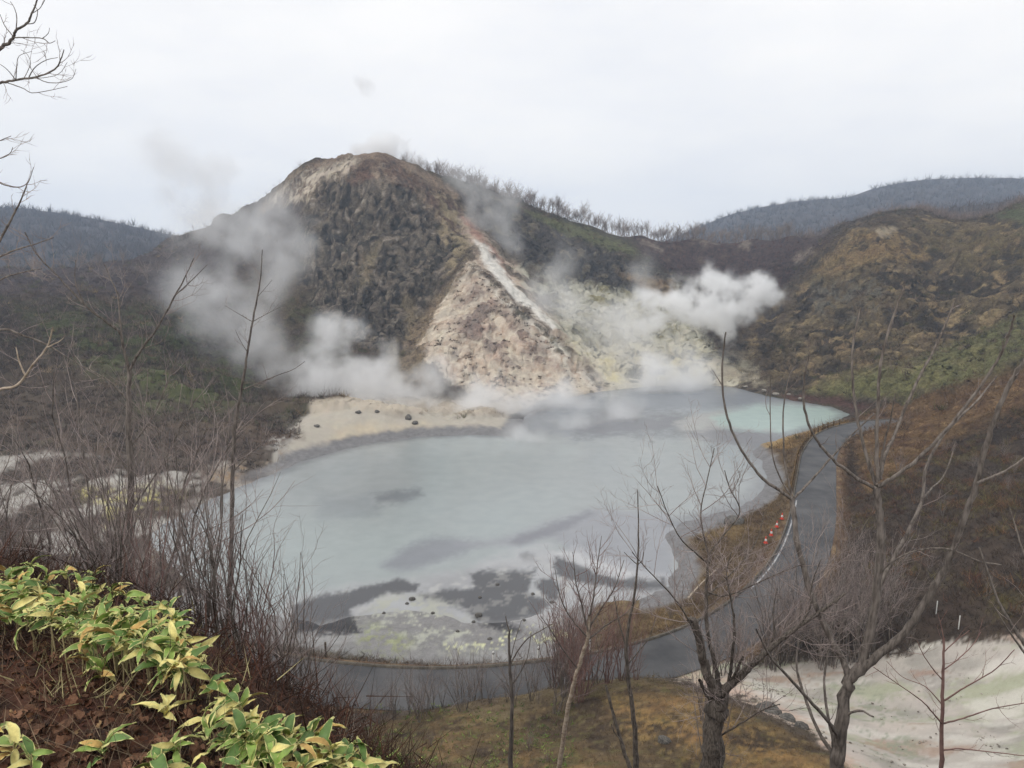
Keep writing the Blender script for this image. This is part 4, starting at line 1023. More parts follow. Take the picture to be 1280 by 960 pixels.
# ------------------------------------------------------------------ traced trees near the viewpoint
def path(pts, Y0, Y1):
    n = len(pts)
    return np.array([P(a, b, Y0 + (Y1 - Y0) * k / max(n - 1, 1)) for k, (a, b) in enumerate(pts)])
def limb_tube(T, pts, r0, r1, sides=7, n=5):
    q = catmull(pts, n) if len(pts) > 2 else np.asarray(pts)
    rr = r0 + (r1 - r0) * np.linspace(0, 1, len(q)) ** .9
    q = q + _rj.normal(size=q.shape) * rr[:, None] * .18
    T.add(q, rr * (1 + .05 * _rj.normal(size=len(q))), sides)
    return q, rr
_rj = np.random.RandomState(3)
def traced_tree(name, label, cat, trunk, limbs, mats, twig=None, seed=0, group=None, root_down=True):
    """trunk, limbs: (pixel path, Y at start, Y at end, radius at start, radius at end in metres); twig: (count per metre, length, radius, kids, up)."""
    rng = np.random.RandomState(seed)
    tp = path(*trunk[:3])
    if root_down:
        b = tp[0]; d = (tp[0] - tp[1]); d = d / max(abs(d[2]), 1e-6)
        gz = ground_z(b[0], b[1]) - .1
        if b[2] > gz:
            foot = b + np.array([d[0] * .5, d[1] * .3, -1.0]) * (b[2] - gz)
            foot[2] = min(gz, ground_z(foot[0], foot[1])) - .1
            tp = np.vstack([foot, tp])
    root = empty(name, tuple(tp[0])); tag(root, label, cat, group)
    T = Tubes(); q, rr = limb_tube(T, tp, trunk[3] * (1.25 if root_down else 1), trunk[4], 9)
    part('trunk', T.mesh('trunk', tp[0]), mats[0], root)
    W = Tubes(); has = False
    lines = [(q, rr, 0)]
    for lb in limbs:
        T = Tubes(); lp = path(*lb[:3]); a, b = limb_tube(T, lp, lb[3], lb[4], 7)
        part('limb', T.mesh('limb', tp[0]), lb[5] if len(lb) > 5 else mats[1], root)
        lines.append((a, b, 1))
    if twig:
        per, ln, tr, kids, up = twig
        for q, rr, kind in lines:
            seg = np.linalg.norm(np.diff(q, axis=0), axis=1); L_ = seg.sum()
            for k in range(int(L_ * per * (.35 if kind == 0 else 1))):
                t = rng.uniform(.3 if kind == 0 else .12, 1) ; i = min(int(t * (len(q) - 1)), len(q) - 2)
                d = unit(q[i + 1] - q[i])
                has = True
                grow(W, q[i], turn(d, rng.uniform(.5, 1.1), rng), ln * rng.uniform(.4, 1.1), min(tr, rr[i] * .8), 0, rng, 3, up, .15, kids, (.4, .9), (.35, .65), .35, 5, .25)
    if has:
        part('twig_crown', W.mesh('twig_crown', tp[0]), mats[2], root)
    return root
MG = (M_bark, M_bark, M_twig)
# the many-stemmed pale grey tree on the right
traced_tree('many_stemmed_tree', 'tall smooth grey tree with long bare curving stems before the right slope', 'tree',
    ([(1045, 985), (1049, 930), (1055, 880), (1062, 845)], 8.0, 8.0, .082, .066), [
    ([(1062, 850), (1078, 822), (1092, 770), (1100, 700), (1101, 650), (1095, 608)], 8.0, 7.8, .060, .042),
    ([(1062, 850), (1084, 831), (1112, 808), (1137, 784), (1165, 738), (1184, 708), (1200, 662), (1219, 607), (1232, 560), (1245, 518), (1268, 470), (1290, 440)], 8.0, 7.0, .058, .018),
    ([(1062, 852), (1054, 826), (1036, 794), (1014, 741), (999, 688), (993, 655), (991, 622)], 8.0, 8.4, .044, .030),
    ([(992, 626), (975, 613), (953, 598), (927, 563), (912, 530), (904, 495), (903, 455), (907, 415)], 8.4, 8.2, .022, .009),
    ([(991, 624), (1003, 612), (1019, 595), (1042, 569), (1066, 543), (1093, 517)], 8.4, 8.9, .018, .009),
    ([(990, 622), (975, 597), (966, 570), (963, 530), (963, 470)], 8.4, 8.5, .012, .005),
    ([(990, 618), (983, 590), (980, 565), (979, 515), (985, 478), (996, 448)], 8.4, 8.8, .014, .006),
    ([(1096, 612), (1072, 598), (1048, 580), (1030, 562), (1014, 538), (1005, 505), (1006, 470), (1012, 440)], 7.8, 7.2, .024, .008),
    ([(1096, 606), (1086, 580), (1077, 545), (1069, 505), (1065, 455), (1068, 420), (1076, 384)], 7.8, 8.2, .024, .009),
    ([(1097, 602), (1096, 560), (1097, 515), (1101, 455), (1115, 400), (1131, 356)], 7.8, 7.6, .026, .009),
    ([(1099, 600), (1106, 570), (1119, 540), (1145, 480), (1172, 428), (1193, 378)], 7.8, 8.5, .024, .011),
    ([(1099, 608), (1118, 596), (1142, 578), (1182, 538), (1220, 490), (1250, 445), (1262, 415), (1268, 394)], 7.8, 7.0, .026, .009),
    ([(1099, 590), (1106, 552), (1113, 525), (1119, 492)], 7.8, 7.5, .014, .006),
    ([(1085, 815), (1098, 742), (1117, 697), (1140, 655), (1154, 620), (1158, 582), (1186, 536), (1220, 502), (1246, 470)], 8.0, 8.6, .030, .010),
    ([(1155, 621), (1165, 610), (1178, 597), (1189, 572), (1194, 552)], 8.35, 8.7, .012, .005),
    ([(1222, 604), (1240, 596), (1262, 586), (1290, 566)], 7.3, 7.0, .018, .010),
    ([(1098, 722), (1108, 708), (1128, 695), (1152, 687), (1185, 686), (1224, 701), (1252, 706)], 7.9, 7.3, .013, .006),
    ([(1052, 900), (1072, 888), (1092, 896)], 8.0, 7.6, .020, .010),
    ([(1050, 930), (1040, 908), (1016, 880), (985, 846), (962, 820), (945, 786)], 8.0, 7.4, .028, .010),
    ([(1046, 950), (1022, 912), (1006, 872), (996, 832), (999, 790), (1002, 745)], 8.0, 8.8, .026, .008),
    ([(1046, 945), (1036, 900), (1030, 850), (1038, 800), (1046, 752)], 8.0, 8.6, .022, .008)],
    (M_bark, M_bark, M_twig), (.7, .5, .006, (2,), .12), 21)
# the thick pollard
traced_tree('pollard_tree', 'short thick rough barked tree with knobbly fork and spreading bare branches on the mound', 'tree',
    ([(888, 985), (891, 930), (894, 890), (899, 866)], 8.6, 8.6, .132, .120), [
    ([(897, 868), (886, 846), (878, 820), (873, 796), (868, 778), (862, 776)], 8.6, 8.4, .070, .045),
    ([(899, 866), (896, 842), (890, 815), (884, 786), (883, 752), (884, 718), (888, 690)], 8.6, 8.9, .040, .016),
    ([(903, 868), (918, 852), (934, 836), (950, 822), (975, 800), (1002, 780), (1030, 762), (1056, 742)], 8.6, 8.0, .062, .016),
    ([(908, 864), (913, 840), (916, 815), (918, 790), (917, 768)], 8.6, 8.3, .026, .016),
    ([(912, 858), (921, 838), (928, 822)], 8.6, 8.2, .024, .018),
    ([(887, 700), (880, 670), (876, 640), (884, 600), (893, 560)], 8.9, 9.0, .014, .005),
    ([(888, 690), (905, 668), (925, 640), (912, 610), (906, 588)], 8.9, 8.8, .012, .005),
    ([(886, 705), (868, 690), (850, 672), (836, 645), (822, 608)], 8.9, 8.6, .013, .005),
    ([(884, 740), (905, 745), (940, 732), (975, 716), (1005, 705)], 8.9, 8.2, .014, .005),
    ([(884, 745), (900, 730), (930, 700), (948, 670), (955, 640)], 8.9, 9.4, .013, .005),
    ([(872, 800), (858, 770), (838, 742), (812, 715), (790, 690)], 8.4, 8.0, .013, .005),
    ([(917, 770), (912, 740), (908, 718), (914, 690)], 8.3, 8.3, .014, .005),
    ([(960, 812), (968, 790), (966, 765), (972, 735)], 8.4, 8.4, .014, .006),
    ([(1000, 782), (1012, 760), (1015, 730), (1026, 700)], 8.1, 8.0, .013, .005),
    ([(900, 920), (925, 905), (952, 888), (975, 880)], 8.6, 8.0, .014, .006),
    ([(890, 880), (880, 862), (874, 850)], 8.6, 8.4, .03, .02)],
    (M_bark_dark, M_bark_dark, M_twig), (8, .8, .007, (5, 3), .10), 22)
traced_tree('slender_sapling', 'slender pale barked sapling with a reddish twig spray in front of the road bend', 'sapling',
    ([(697, 985), (703, 930), (711, 880), (718, 852), (727, 822), (735, 796), (736, 770)], 13, 13, .046, .030), [
    ([(735, 790), (728, 760), (720, 728), (716, 690)], 13, 12.8, .024, .006), ([(736, 780), (742, 745), (746, 712), (752, 670)], 13, 13.3, .024, .006),
    ([(736, 785), (752, 760), (768, 735), (780, 700)], 13, 13, .022, .006), ([(733, 795), (712, 770), (700, 745), (694, 712)], 13, 13, .02, .006), ([(722, 836), (704, 812), (690, 790), (676, 770)], 13, 12.6, .018, .006),
    ([(735, 800), (760, 780), (784, 765), (800, 745)], 13, 13.4, .018, .006)],
    (M_bark_pale_and_lit, M_bark, M_twig_red), (9, .8, .007, (3, 2), .25), 23)
traced_tree('dark_sapling', 'thin dark upright sapling with few twigs crossing the mud flat and mound', 'sapling',
    ([(796, 985), (794, 930), (790, 880), (784, 835), (783, 800), (791, 755), (797, 705), (798, 660), (797, 612)], 10, 10, .042, .006), [
    ([(797, 706), (788, 698), (780, 690)], 10, 10, .008, .004), ([(797, 706), (803, 700), (805, 690)], 10, 9.9, .008, .004), ([(784, 812), (776, 786), (772, 768), (768, 745)], 10, 10.2, .016, .006),
    ([(785, 830), (800, 812), (812, 796), (820, 770)], 10, 10, .012, .004)],
    (M_bark_dark, M_bark_dark, M_twig), (2, .35, .005, (2,), .2), 24)
traced_tree('broken_stick', 'short leaning dark broken stem beside the thin dark sapling', 'stem',
    ([(790, 975), (780, 940), (769, 900), (757, 857)], 9, 9.2, .028, .020), [([(775, 924), (768, 915), (764, 905)], 9, 9, .010, .006)], (M_bark_dark, M_bark_dark, M_twig), None, 25)
traced_tree('forked_sapling', 'thin grey sapling with a bare upper fork left of the pale slender sapling', 'sapling',
    ([(637, 985), (639, 930), (640, 880), (638, 840), (636, 800), (637, 788)], 12, 12, .046, .016), [
    ([(638, 830), (648, 812), (660, 798), (676, 788), (691, 780)], 12, 11.8, .016, .007), ([(637, 792), (634, 780), (632, 770)], 12, 12, .014, .009), ([(640, 856), (652, 838), (660, 818), (664, 790)], 12, 12.2, .014, .006), ([(638, 826), (644, 800), (652, 775)], 12, 12, .010, .005)],
    MG, (1.5, .4, .005, (2,), .2), 26)
traced_tree('red_sapling', 'purple brown young tree with level side twigs standing over the pale gully', 'sapling',
    ([(1176, 985), (1177, 930), (1178, 880), (1179, 830), (1180, 797)], 11, 11, .040, .016), [
    ([(1177, 904), (1165, 890), (1152, 876), (1124, 856), (1092, 834)], 11, 10.5, .016, .006), ([(1180, 876), (1198, 864), (1217, 853), (1245, 836), (1268, 812)], 11, 10.5, .016, .006),
    ([(1180, 904), (1210, 896), (1240, 886), (1285, 878)], 11, 11.5, .016, .007), ([(1177, 938), (1200, 936), (1240, 940), (1290, 946)], 11, 10.6, .016, .006), ([(1178, 850), (1166, 836), (1154, 818), (1146, 800)], 11, 11, .012, .005),
    ([(1180, 815), (1196, 800), (1212, 788)], 11, 11, .010, .005), ([(1179, 838), (1200, 822), (1216, 806), (1226, 790)], 11, 11.4, .011, .005), ([(1180, 800), (1176, 780), (1172, 766)], 11, 11, .010, .004), ([(1177, 880), (1156, 858), (1128, 846), (1108, 826)], 11, 11.6, .011, .004)],
    (M_twig_red, M_twig_red, M_twig_red), (3, .5, .005, (3,), .12), 27)
traced_tree('edge_tree', 'grey bare tree at the right edge leaning into view over the gully', 'tree',
    ([(1350, 985), (1330, 900), (1300, 840), (1281, 806)], 7, 7, .05, .022), [
    ([(1281, 806), (1262, 776), (1248, 752), (1236, 718), (1224, 684)], 7, 7.2, .022, .007), ([(1300, 840), (1278, 812), (1262, 790), (1246, 764)], 7, 6.8, .016, .006), ([(1310, 860), (1296, 740), (1276, 680), (1262, 634)], 7, 7.4, .018, .006)],
    MG, (1.5, .5, .005, (2,), .1), 28)
# left side
traced_tree('left_tree', 'slender grey tree rising through the left thicket with high forked bare branches', 'tree',
    ([(168, 800), (163, 740), (161, 681), (164, 619), (161, 541), (161, 494), (162, 462)], 11, 11, .062, .034), [
    ([(162, 465), (168, 450), (180, 432), (197, 409), (219, 369), (232, 345), (242, 323)], 11, 10.6, .026, .006), ([(219, 369), (238, 352), (259, 331)], 10.7, 10.4, .010, .004),
    ([(162, 465), (155, 437), (150, 416), (137, 405), (120, 393), (103, 378), (75, 348), (47, 319), (31, 290)], 11, 10.4, .026, .008), ([(155, 440), (150, 400), (147, 369), (138, 348), (131, 331)], 11, 11.2, .016, .006),
    ([(106, 381), (94, 352), (95, 325)], 10.7, 10.7, .010, .005), ([(160, 500), (150, 490), (135, 475), (112, 462), (94, 453), (59, 431)], 11, 10.8, .014, .006), ([(162, 560), (185, 530), (198, 505), (212, 470), (224, 440)], 11, 11.3, .016, .006),
    ([(163, 640), (190, 600), (214, 560), (228, 528), (245, 498)], 11, 10.6, .016, .006), ([(161, 590), (140, 560), (120, 530), (112, 500)], 11, 11, .014, .005), ([(176, 437), (204, 425), (214, 398)], 10.9, 11, .010, .004)],
    MG, (4, .55, .006, (3, 2), .15), 29)
traced_tree('steam_sapling', 'bare sapling standing against the left steam plume with short paired twigs', 'sapling',
    ([(285, 800), (288, 720), (290, 640), (292, 560), (296, 515), (302, 486), (308, 450), (316, 400), (325, 353), (328, 312)], 12, 12, .045, .006), [
    ([(303, 487), (325, 478), (347, 469), (366, 462), (381, 452)], 12, 11.6, .012, .004), ([(315, 402), (298, 392), (281, 382)], 12, 12, .007, .003), ([(316, 402), (334, 392), (350, 384)], 12, 12, .007, .003), ([(309, 440), (300, 425), (294, 412)], 12, 12, .007, .003),
    ([(321, 372), (330, 362), (340, 350)], 12, 12, .005, .003), ([(292, 560), (268, 530), (255, 500), (250, 470)], 12, 12, .012, .005), ([(291, 590), (310, 570), (332, 548), (345, 520)], 12, 12, .012, .005)],
    MG, (4, .4, .005, (3,), .15), 30)
traced_tree('overhanging_tree', 'bare tree at the left edge whose fine branches hang against the sky', 'tree',
    ([(-90, 900), (-84, 600), (-76, 420), (-66, 240), (-58, 120)], 6, 6, .085, .05), [
    ([(-64, 200), (-40, 130), (-20, 84), (0, 61), (12, 53), (17, 46), (20, 38), (33, 30), (40, 17), (50, -10)], 6, 5.6, .018, .005), ([(17, 47), (34, 47), (53, 48), (62, 54), (69, 51)], 5.7, 5.6, .005, .002), ([(53, 48), (60, 42), (62, 35)], 5.7, 5.6, .003, .0015),
    ([(20, 38), (21, 22), (18, 10), (13, 2)], 5.7, 5.7, .004, .002), ([(16, 45), (6, 32), (0, 18)], 5.7, 5.8, .004, .002), ([(33, 30), (43, 28), (47, 14), (42, 6)], 5.6, 5.6, .004, .002), ([(40, 17), (50, 10), (56, 0)], 5.6, 5.5, .003, .002),
    ([(-66, 240), (-40, 150), (-16, 112), (0, 104), (20, 100), (46, 96), (68, 87), (76, 74), (80, 62)], 6, 5.7, .015, .003), ([(8, 103), (28, 110), (40, 116), (62, 113), (84, 108)], 5.8, 5.7, .004, .002), ([(44, 97), (60, 103), (76, 103), (90, 98), (95, 86)], 5.7, 5.7, .004, .0015),
    ([(36, 96), (44, 84), (58, 75), (72, 72)], 5.8, 5.7, .004, .002), ([(20, 99), (21, 84), (24, 70), (40, 64)], 5.8, 5.8, .004, .0015), ([(36, 98), (56, 97), (74, 92), (84, 78)], 5.7, 5.6, .003, .0015), ([(20, 100), (10, 88), (0, 80)], 5.8, 5.8, .004, .002), ([(30, 98), (38, 80), (34, 68), (26, 62)], 5.8, 5.8, .003, .0015),
    ([(-72, 330), (-40, 250), (-14, 226), (6, 231), (22, 234), (35, 228), (42, 209)], 6, 5.8, .010, .002), ([(33, 229), (34, 240), (33, 250)], 5.8, 5.8, .002, .0012), ([(-60, 260), (-30, 190), (0, 176), (14, 170)], 6, 5.8, .008, .002), ([(-60, 270), (-30, 206), (0, 198), (12, 192), (16, 184)], 6, 5.9, .007, .002),
    ([(-78, 450), (-40, 360), (-16, 324), (0, 300), (16, 270), (26, 250), (34, 230)], 6, 5.6, .016, .004), ([(-78, 450), (-40, 340), (0, 321), (20, 312), (41, 306), (67, 297)], 6, 5.6, .012, .003), ([(-78, 470), (-40, 380), (0, 350), (30, 340), (52, 336)], 6, 5.7, .010, .003),
    ([(-80, 520), (-40, 440), (0, 412), (30, 420), (59, 431), (94, 453), (131, 475)], 6, 6.4, .014, .004), ([(-80, 560), (-40, 505), (0, 487), (22, 481), (41, 456), (59, 434), (66, 409)], 6, 5.4, .016, .005, M_bark_pale_and_lit), ([(31, 468), (24, 452), (20, 434)], 5.5, 5.5, .008, .004, M_bark_pale_and_lit), ([(59, 434), (72, 428), (80, 422)], 5.4, 5.4, .005, .003, M_bark_pale_and_lit)],  # last three limbs painted pale for the light falling on them
    (M_bark, M_bark, M_twig), (5, .22, .0028, (3,), .08), 31)

# ------------------------------------------------------------------ shrubs: many-stemmed bushes of bare rods
def make_shrub(seed, stems, height, r, mats, lean=.3, kids=(6, 4), twr=.0035):
    rng = np.random.RandomState(seed)
    root = empty('bare_shrub', (0, 0, 0))
    W = Tubes()
    for k in range(stems):
        lv = [Tubes(), W, W]
        a = rng.uniform(0, 6.28); d = np.array([math.cos(a) * lean * rng.rand(), math.sin(a) * lean * rng.rand(), 1])
        L_ = height * rng.uniform(.55, 1.05)
        grow(None, np.array([math.cos(a), math.sin(a), 0]) * .12 * rng.rand() - np.array([0, 0, .12]), d, L_, r * rng.uniform(.6, 1.1), 0, rng, 5, .05, .11, kids, (.3, .75), (.25, .5), .3, 8, .22, lv)
        part('stem', lv[0].mesh('stem'), mats[0], root)
    part('twig_crown', W.mesh('twig_crown'), mats[1], root)
    return root
SH = [make_shrub(60, 7, 3.2, .017, (M_bark, M_twig)), make_shrub(61, 9, 2.6, .012, (M_bark, M_twig), .45), make_shrub(62, 5, 4.0, .022, (M_bark, M_twig), .25), make_shrub(63, 9, 2.4, .013, (M_twig_red, M_twig_red), .4),
      make_shrub(64, 5, 4.6, .028, (M_bark, M_twig), .25, (9, 6)), make_shrub(65, 13, 2.0, .012, (M_bark_dark, M_twig), .5)]
_used = set()
def shrub(kind, x, y, sc, label, group, rng):
    src = SH[kind]
    o = src if kind not in _used else copy_tree(src)
    _used.add(kind)
    o.location = (x, y, ground_z(x, y) - .05); o.rotation_euler = (rng.normal() * .06, rng.normal() * .06, rng.uniform(0, 6.28)); o.scale = (sc, sc, sc * rng.uniform(.9, 1.1))
    return tag(o, label, 'shrub', group)
rs = np.random.RandomState(77)
# the thicket below the bank on the left
for k in range(32):
    Y = rs.uniform(6.5, 18); px = rs.uniform(-60, 400) - (17 - Y) * 4
    top = np.interp(px, [-60, 60, 160, 240, 330, 400], [480, 460, 450, 480, 580, 690]) + rs.uniform(-20, 170)
    x = P(px, 600, Y)[0]; zt = P(px, top, Y)[2]; g = ground_z(x, Y); hh = zt - g
    if hh < .8: continue
    kd = (0, 1, 2, 5, 4, 0)[rs.randint(6)] if hh > 2.4 else (1, 5, 3)[rs.randint(3)]
    shrub(kd, x, Y, hh / (3.2, 2.6, 4.0, 2.4, 4.6, 2.0)[kd], 'grey leafless bush in the tangled thicket between the left bank and the lake', 'bare bushes of the left thicket', rs)
# saplings along the near road verge
for k in range(46):
    px = rs.uniform(250, 700); Y = rs.uniform(34.5, 38) if px > 330 else rs.uniform(30, 36)
    x = P(px, 880, Y)[0]
    shrub((4, 2, 0)[rs.randint(3)], x, Y, rs.uniform(.5, 1.0), 'small leafless sapling on the near verge of the grey road', 'saplings along the near road verge', rs)
# brush between the mound and the right part of the road
made = 0
for k in range(220):
    if made >= 58: break
    px = rs.uniform(880, 1125); Y = rs.uniform(43, 48.5) if rs.rand() < .88 else rs.uniform(24, 36)
    x = P(px, 830, Y)[0]; g = ground_z(x, Y)
    if min(np.hypot(ROAD[:, 0] - x, ROAD[:, 1] - Y)) < ROAD_W + .5: continue
    hh = P(px, np.interp(px, [880, 940, 1000, 1060, 1125], [750, 690, 640, 640, 680]) + rs.uniform(-30, 110), Y)[2] - g
    if hh < .7 or hh > 10.5 or (Y < 37 and hh > 4.5): continue
    kd = (4, 2, 0, 4)[rs.randint(4)] if hh > 2.2 else 1
    shrub(kd, x, Y, hh / (3.2, 2.6, 4.0, 2.4, 4.6)[kd], 'purplish grey leafless bush in the brush right of the rough barked tree', 'bare bushes in front of the right road', rs); made += 1
for k in range(34):
    px = rs.uniform(1070, 1330); Y = rs.uniform(44, 92)
    x = P(px, 650, Y)[0]
    if abs(x) > 70: continue
    kd = (2, 0, 1, 5)[rs.randint(4)]
    shrub(kd, x, Y, rs.uniform(.5, 1.15), 'leafless bush on the dark brown slope right of the road', 'bare bushes on the right slope', rs)
for k in range(20):
    px = rs.uniform(760, 960); q = PZ(px, np.interp(px, [760, 960], [790, 690]) + rs.uniform(-20, 12), 1.5)
    shrub((3, 1)[rs.randint(2)], q[0], q[1], rs.uniform(.5, .9), 'reddish brown leafless bush on the lake side verge before the road', 'bushes on the lake side verge', rs)
for k in range(20):
    px = rs.uniform(680, 800); Y = rs.uniform(33, 38); x = P(px, 850, Y)[0]
    hh = P(px, rs.uniform(690, 790), Y)[2] - ground_z(x, Y); kd = (3, 0)[rs.randint(2)]
    shrub(kd, x, Y, min(hh, 6.0) / (3.2, 0, 0, 2.4)[kd], 'reddish leafless bush at the top of the grassy mound', 'bushes on top of the mound', rs)
for k in range(14):
    px = rs.uniform(440, 720); Y = rs.uniform(14, 30); x = P(px, 900, Y)[0]
    shrub((3, 5)[rs.randint(2)], x, Y, rs.uniform(.3, .7), 'low brown leafless bush on the slope below the sasa leaves', 'low bushes below the bank', rs)
for k in range(30):
    px = rs.uniform(-40, 330); q = PZ(px, rs.uniform(545, 640), 2)
    shrub((0, 2, 1)[rs.randint(3)], q[0], q[1], rs.uniform(.5, 1.0), 'leafless bush on the pale flat left of the lake', 'bushes on the left flat', rs)
# ------------------------------------------------------------------ the leafy bank at the viewpoint
def hit(px, py, h=0.0, y0=1.6, y1=40.0):
    """Where the line of sight through a photo pixel meets the terrain raised by h."""
    d = ray(px, py); prev = y0
    for Y in np.exp(np.linspace(math.log(y0), math.log(y1), 240)):
        if ZC + d[2] / d[1] * Y < ground_z(d[0] / d[1] * Y, Y) + h:
            return P(px, py, Y)
    return P(px, py, y1)
def flat_mat(name, col, rough=.6, spec=.3, vary=.15, scale=30, k=.2, trans=.0):
    c = np.array(col)
    return noise_mat(name, tuple(c * (1 - k)), tuple(np.minimum(c * (1 + k), .85)), scale, 4, rough, spec, .15, .004, vary=vary)
M_green = flat_mat('leaf_green', A(116, 138, 66), .5, .35, .22)
M_dkgreen = flat_mat('leaf_dark_green', A(84, 110, 54), .5, .35, .2)
M_cream = flat_mat('leaf_margin_cream', A(186, 182, 122), .6, .25, .12)
M_yellow = flat_mat('leaf_yellow', A(194, 182, 116), .6, .25, .16)
M_tan = flat_mat('leaf_tan', A(168, 138, 84), .7, .2, .2)
M_stalk = flat_mat('stalk', A(150, 138, 104), .8, .2, .15)
def blade_leaf(name, inner, margin, length, width, arch, fold, seed, rim=.11):
    """A lance-shaped leaf with a margin of its own colour, growing along +X from the origin."""
    rng = np.random.RandomState(seed)
    st = np.linspace(0, 1, 10); w = width * np.clip(np.sin(np.pi * np.clip(st, 0, 1) ** .72) ** .8, .03, 1); w[0] = width * .06; w[-1] = 0.0008
    v, f, mi = [], [], []
    tw = rng.normal() * .35
    for k, t in enumerate(st):
        x = length * t * (1 - .18 * abs(arch) * t); z = length * arch * (t * .9 - 1.25 * t * t) ; yo = length * .06 * tw * t * t
        for j, c in enumerate((-1, -1 + rim * (1 + .3 * rng.normal()), 0, 1 - rim * (1 + .3 * rng.normal()), 1)):
            c = float(np.clip(c, -1, 1))
            v.append((x, yo + c * w[k], z + abs(c) * w[k] * fold + .004 * rng.normal() * (abs(c) > .9) + tw * .25 * c * w[k] * t))
    for k in range(9):
        for j in range(4):
            a = k * 5 + j; f.append((a, a + 1, a + 6, a + 5)); mi.append(1 if j in (0, 3) or k == 8 else 0)
    me = mesh_np(name, v, f); me.materials.append(inner); me.materials.append(margin)
    me.polygons.foreach_set('material_index', np.array(mi, np.int32)); me.update()
    return me
LEAVES = []
for k in range(6):
    L0 = .085 + .016 * k
    LEAVES.append(blade_leaf('leaf', M_green, M_cream, L0, L0 * .145, .35 + .12 * (k % 3), .35, k))
    LEAVES.append(blade_leaf('leaf', M_dkgreen, M_cream, L0, L0 * .165, .25 + .15 * (k % 3), .3, 20 + k, .10))
    LEAVES.append(blade_leaf('leaf', M_yellow, M_cream, L0, L0 * .140, .15 + .15 * (k % 3), .55, 40 + k, .3))
TAN_LEAF = [blade_leaf('leaf', M_tan, M_yellow, .15, .02, .5, .6, 60 + k) for k in range(3)]
stalk_meshes = []
for k in range(4):
    T = Tubes(); rk = np.random.RandomState(k)
    q = np.array([[0, 0, -.25], [rk.normal() * .01, rk.normal() * .01, -.12], [rk.normal() * .008, rk.normal() * .008, -.04], [0, 0, .01]])
    T.add(q, [.0042, .004, .0035, .003], 5); stalk_meshes.append(T.mesh('stalk'))
    stalk_meshes[-1].materials.append(M_stalk)
rb = np.random.RandomState(17)
def sasa(px, py, h, label, yellow=.35, scale=1.0, n=None, upright=.25):
    p = hit(px, py, h)
    root = empty('sasa_plant', tuple(p)); tag(root, label, 'sasa plant', 'variegated sasa plants on the bank')
    st = part('stalk', stalk_meshes[rb.randint(4)], None, root); st.scale = (1, 1, max(1.0, h / .2))
    n = n or rb.randint(6, 11); a0 = rb.uniform(0, 6.28)
    for k in range(n):
        me = (TAN_LEAF[rb.randint(3)] if rb.rand() < .08 else LEAVES[3 * rb.randint(6) + (2 if rb.rand() < yellow else rb.choice([0, 0, 1]))])
        o = part('leaf', me, None, root)
        az = a0 + 2.4 * k + rb.normal() * .3; el = rb.normal() * .35 + upright
        q = Quaternion((0, 0, 1), az) @ Quaternion((0, 1, 0), -el) @ Quaternion((1, 0, 0), rb.normal() * .5)
        o.rotation_mode = 'QUATERNION'; o.rotation_quaternion = q
        s_ = scale * rb.uniform(.75, 1.15); o.scale = (s_, s_, s_)
        o.location = (0, 0, -.02 * (k % 4) + rb.normal() * .006)
    return root
EDGE = [(38, 706), (8, 716), (22, 728), (58, 722), (48, 744), (82, 716), (100, 728), (118, 716), (118, 744), (140, 738), (82, 750), (158, 744), (28, 758), (64, 770), (98, 768), (128, 764), (152, 766), (176, 752), (186, 768), (200, 756), (166, 788), (196, 784),
        (216, 772), (140, 790), (182, 806), (210, 800), (232, 804), (248, 818), (222, 824), (112, 800), (10, 742), (-20, 726), (-15, 752), (168, 770)]
EDGE += [(a + rb.uniform(-16, 16), b + rb.uniform(2, 22)) for a, b in EDGE[::2] + EDGE[1::3]]
EDGE += [(rb.uniform(-40, 235), 0) for k in range(34)]
EDGE = [(a, b if b else np.interp(a, [-40, 0, 100, 180, 235], [716, 722, 740, 770, 806]) + rb.uniform(0, 44)) for a, b in EDGE]
LOWX = [(rb.uniform(255, 560), 0) for k in range(26)]
for k, (a, b) in enumerate(EDGE):
    sasa(a, b, rb.uniform(.16, .34), 'cream edged sasa tuft on the upper rim of the bank, ' + ('far left' if a < 50 else 'middle' if a < 130 else 'nearest the thicket'), .2 + .25 * (a > 190))
LOW = [(112, 822, .12, .1), (128, 836, .10, .1), (262, 856, .16, .5), (286, 868, .16, .4), (206, 884, .14, 1), (300, 884, .12, .4), (218, 930, .08, .25), (196, 950, .08, .1), (262, 912, .12, .1), (282, 922, .10, .15), (322, 906, .14, .5), (338, 922, .14, .25), (352, 908, .14, .5),
       (320, 944, .10, .2), (366, 936, .12, .25), (392, 914, .16, .45), (412, 934, .14, .3), (440, 930, .14, .35), (476, 928, .16, .9), (500, 944, .14, .45), (455, 954, .12, .3), (424, 956, .10, .2), (18, 930, .12, .4), (40, 944, .10, .2), (130, 932, .06, 0), (240, 958, .06, .4),
       (522, 958, .14, .4), (380, 958, .1, .3), (345, 956, .1, .25), (300, 955, .08, .2), (540, 950, .2, .3), (494, 912, .2, .4), (-10, 905, .1, .3)]
LONE = {(112, 822): 'green sasa tuft drooping below the upper rim in the middle of the bank', (128, 836): 'lowest green sasa tuft under the upper rim in the middle of the bank', (206, 884): 'upright pale yellow sasa leaves alone in the middle of the bank litter', (218, 930): 'small lone sasa tuft in the litter below the upright yellow leaves',
        (196, 950): 'small green sasa tuft at the bottom edge below the lone tuft', (18, 930): 'outermost sasa tuft in the left bottom corner of the litter', (40, 944): 'green sasa tuft beside the outermost one in the left bottom corner', (130, 932): 'flat green sasa leaves alone in the brown litter right of the corner tufts',
        (476, 928): 'sasa tuft of big pale yellow leaves near the right end of the bottom row', (522, 958): 'rightmost large sasa tuft at the bottom edge', (262, 856): 'sasa tuft on the bank shoulder right below the upper rim tufts'}
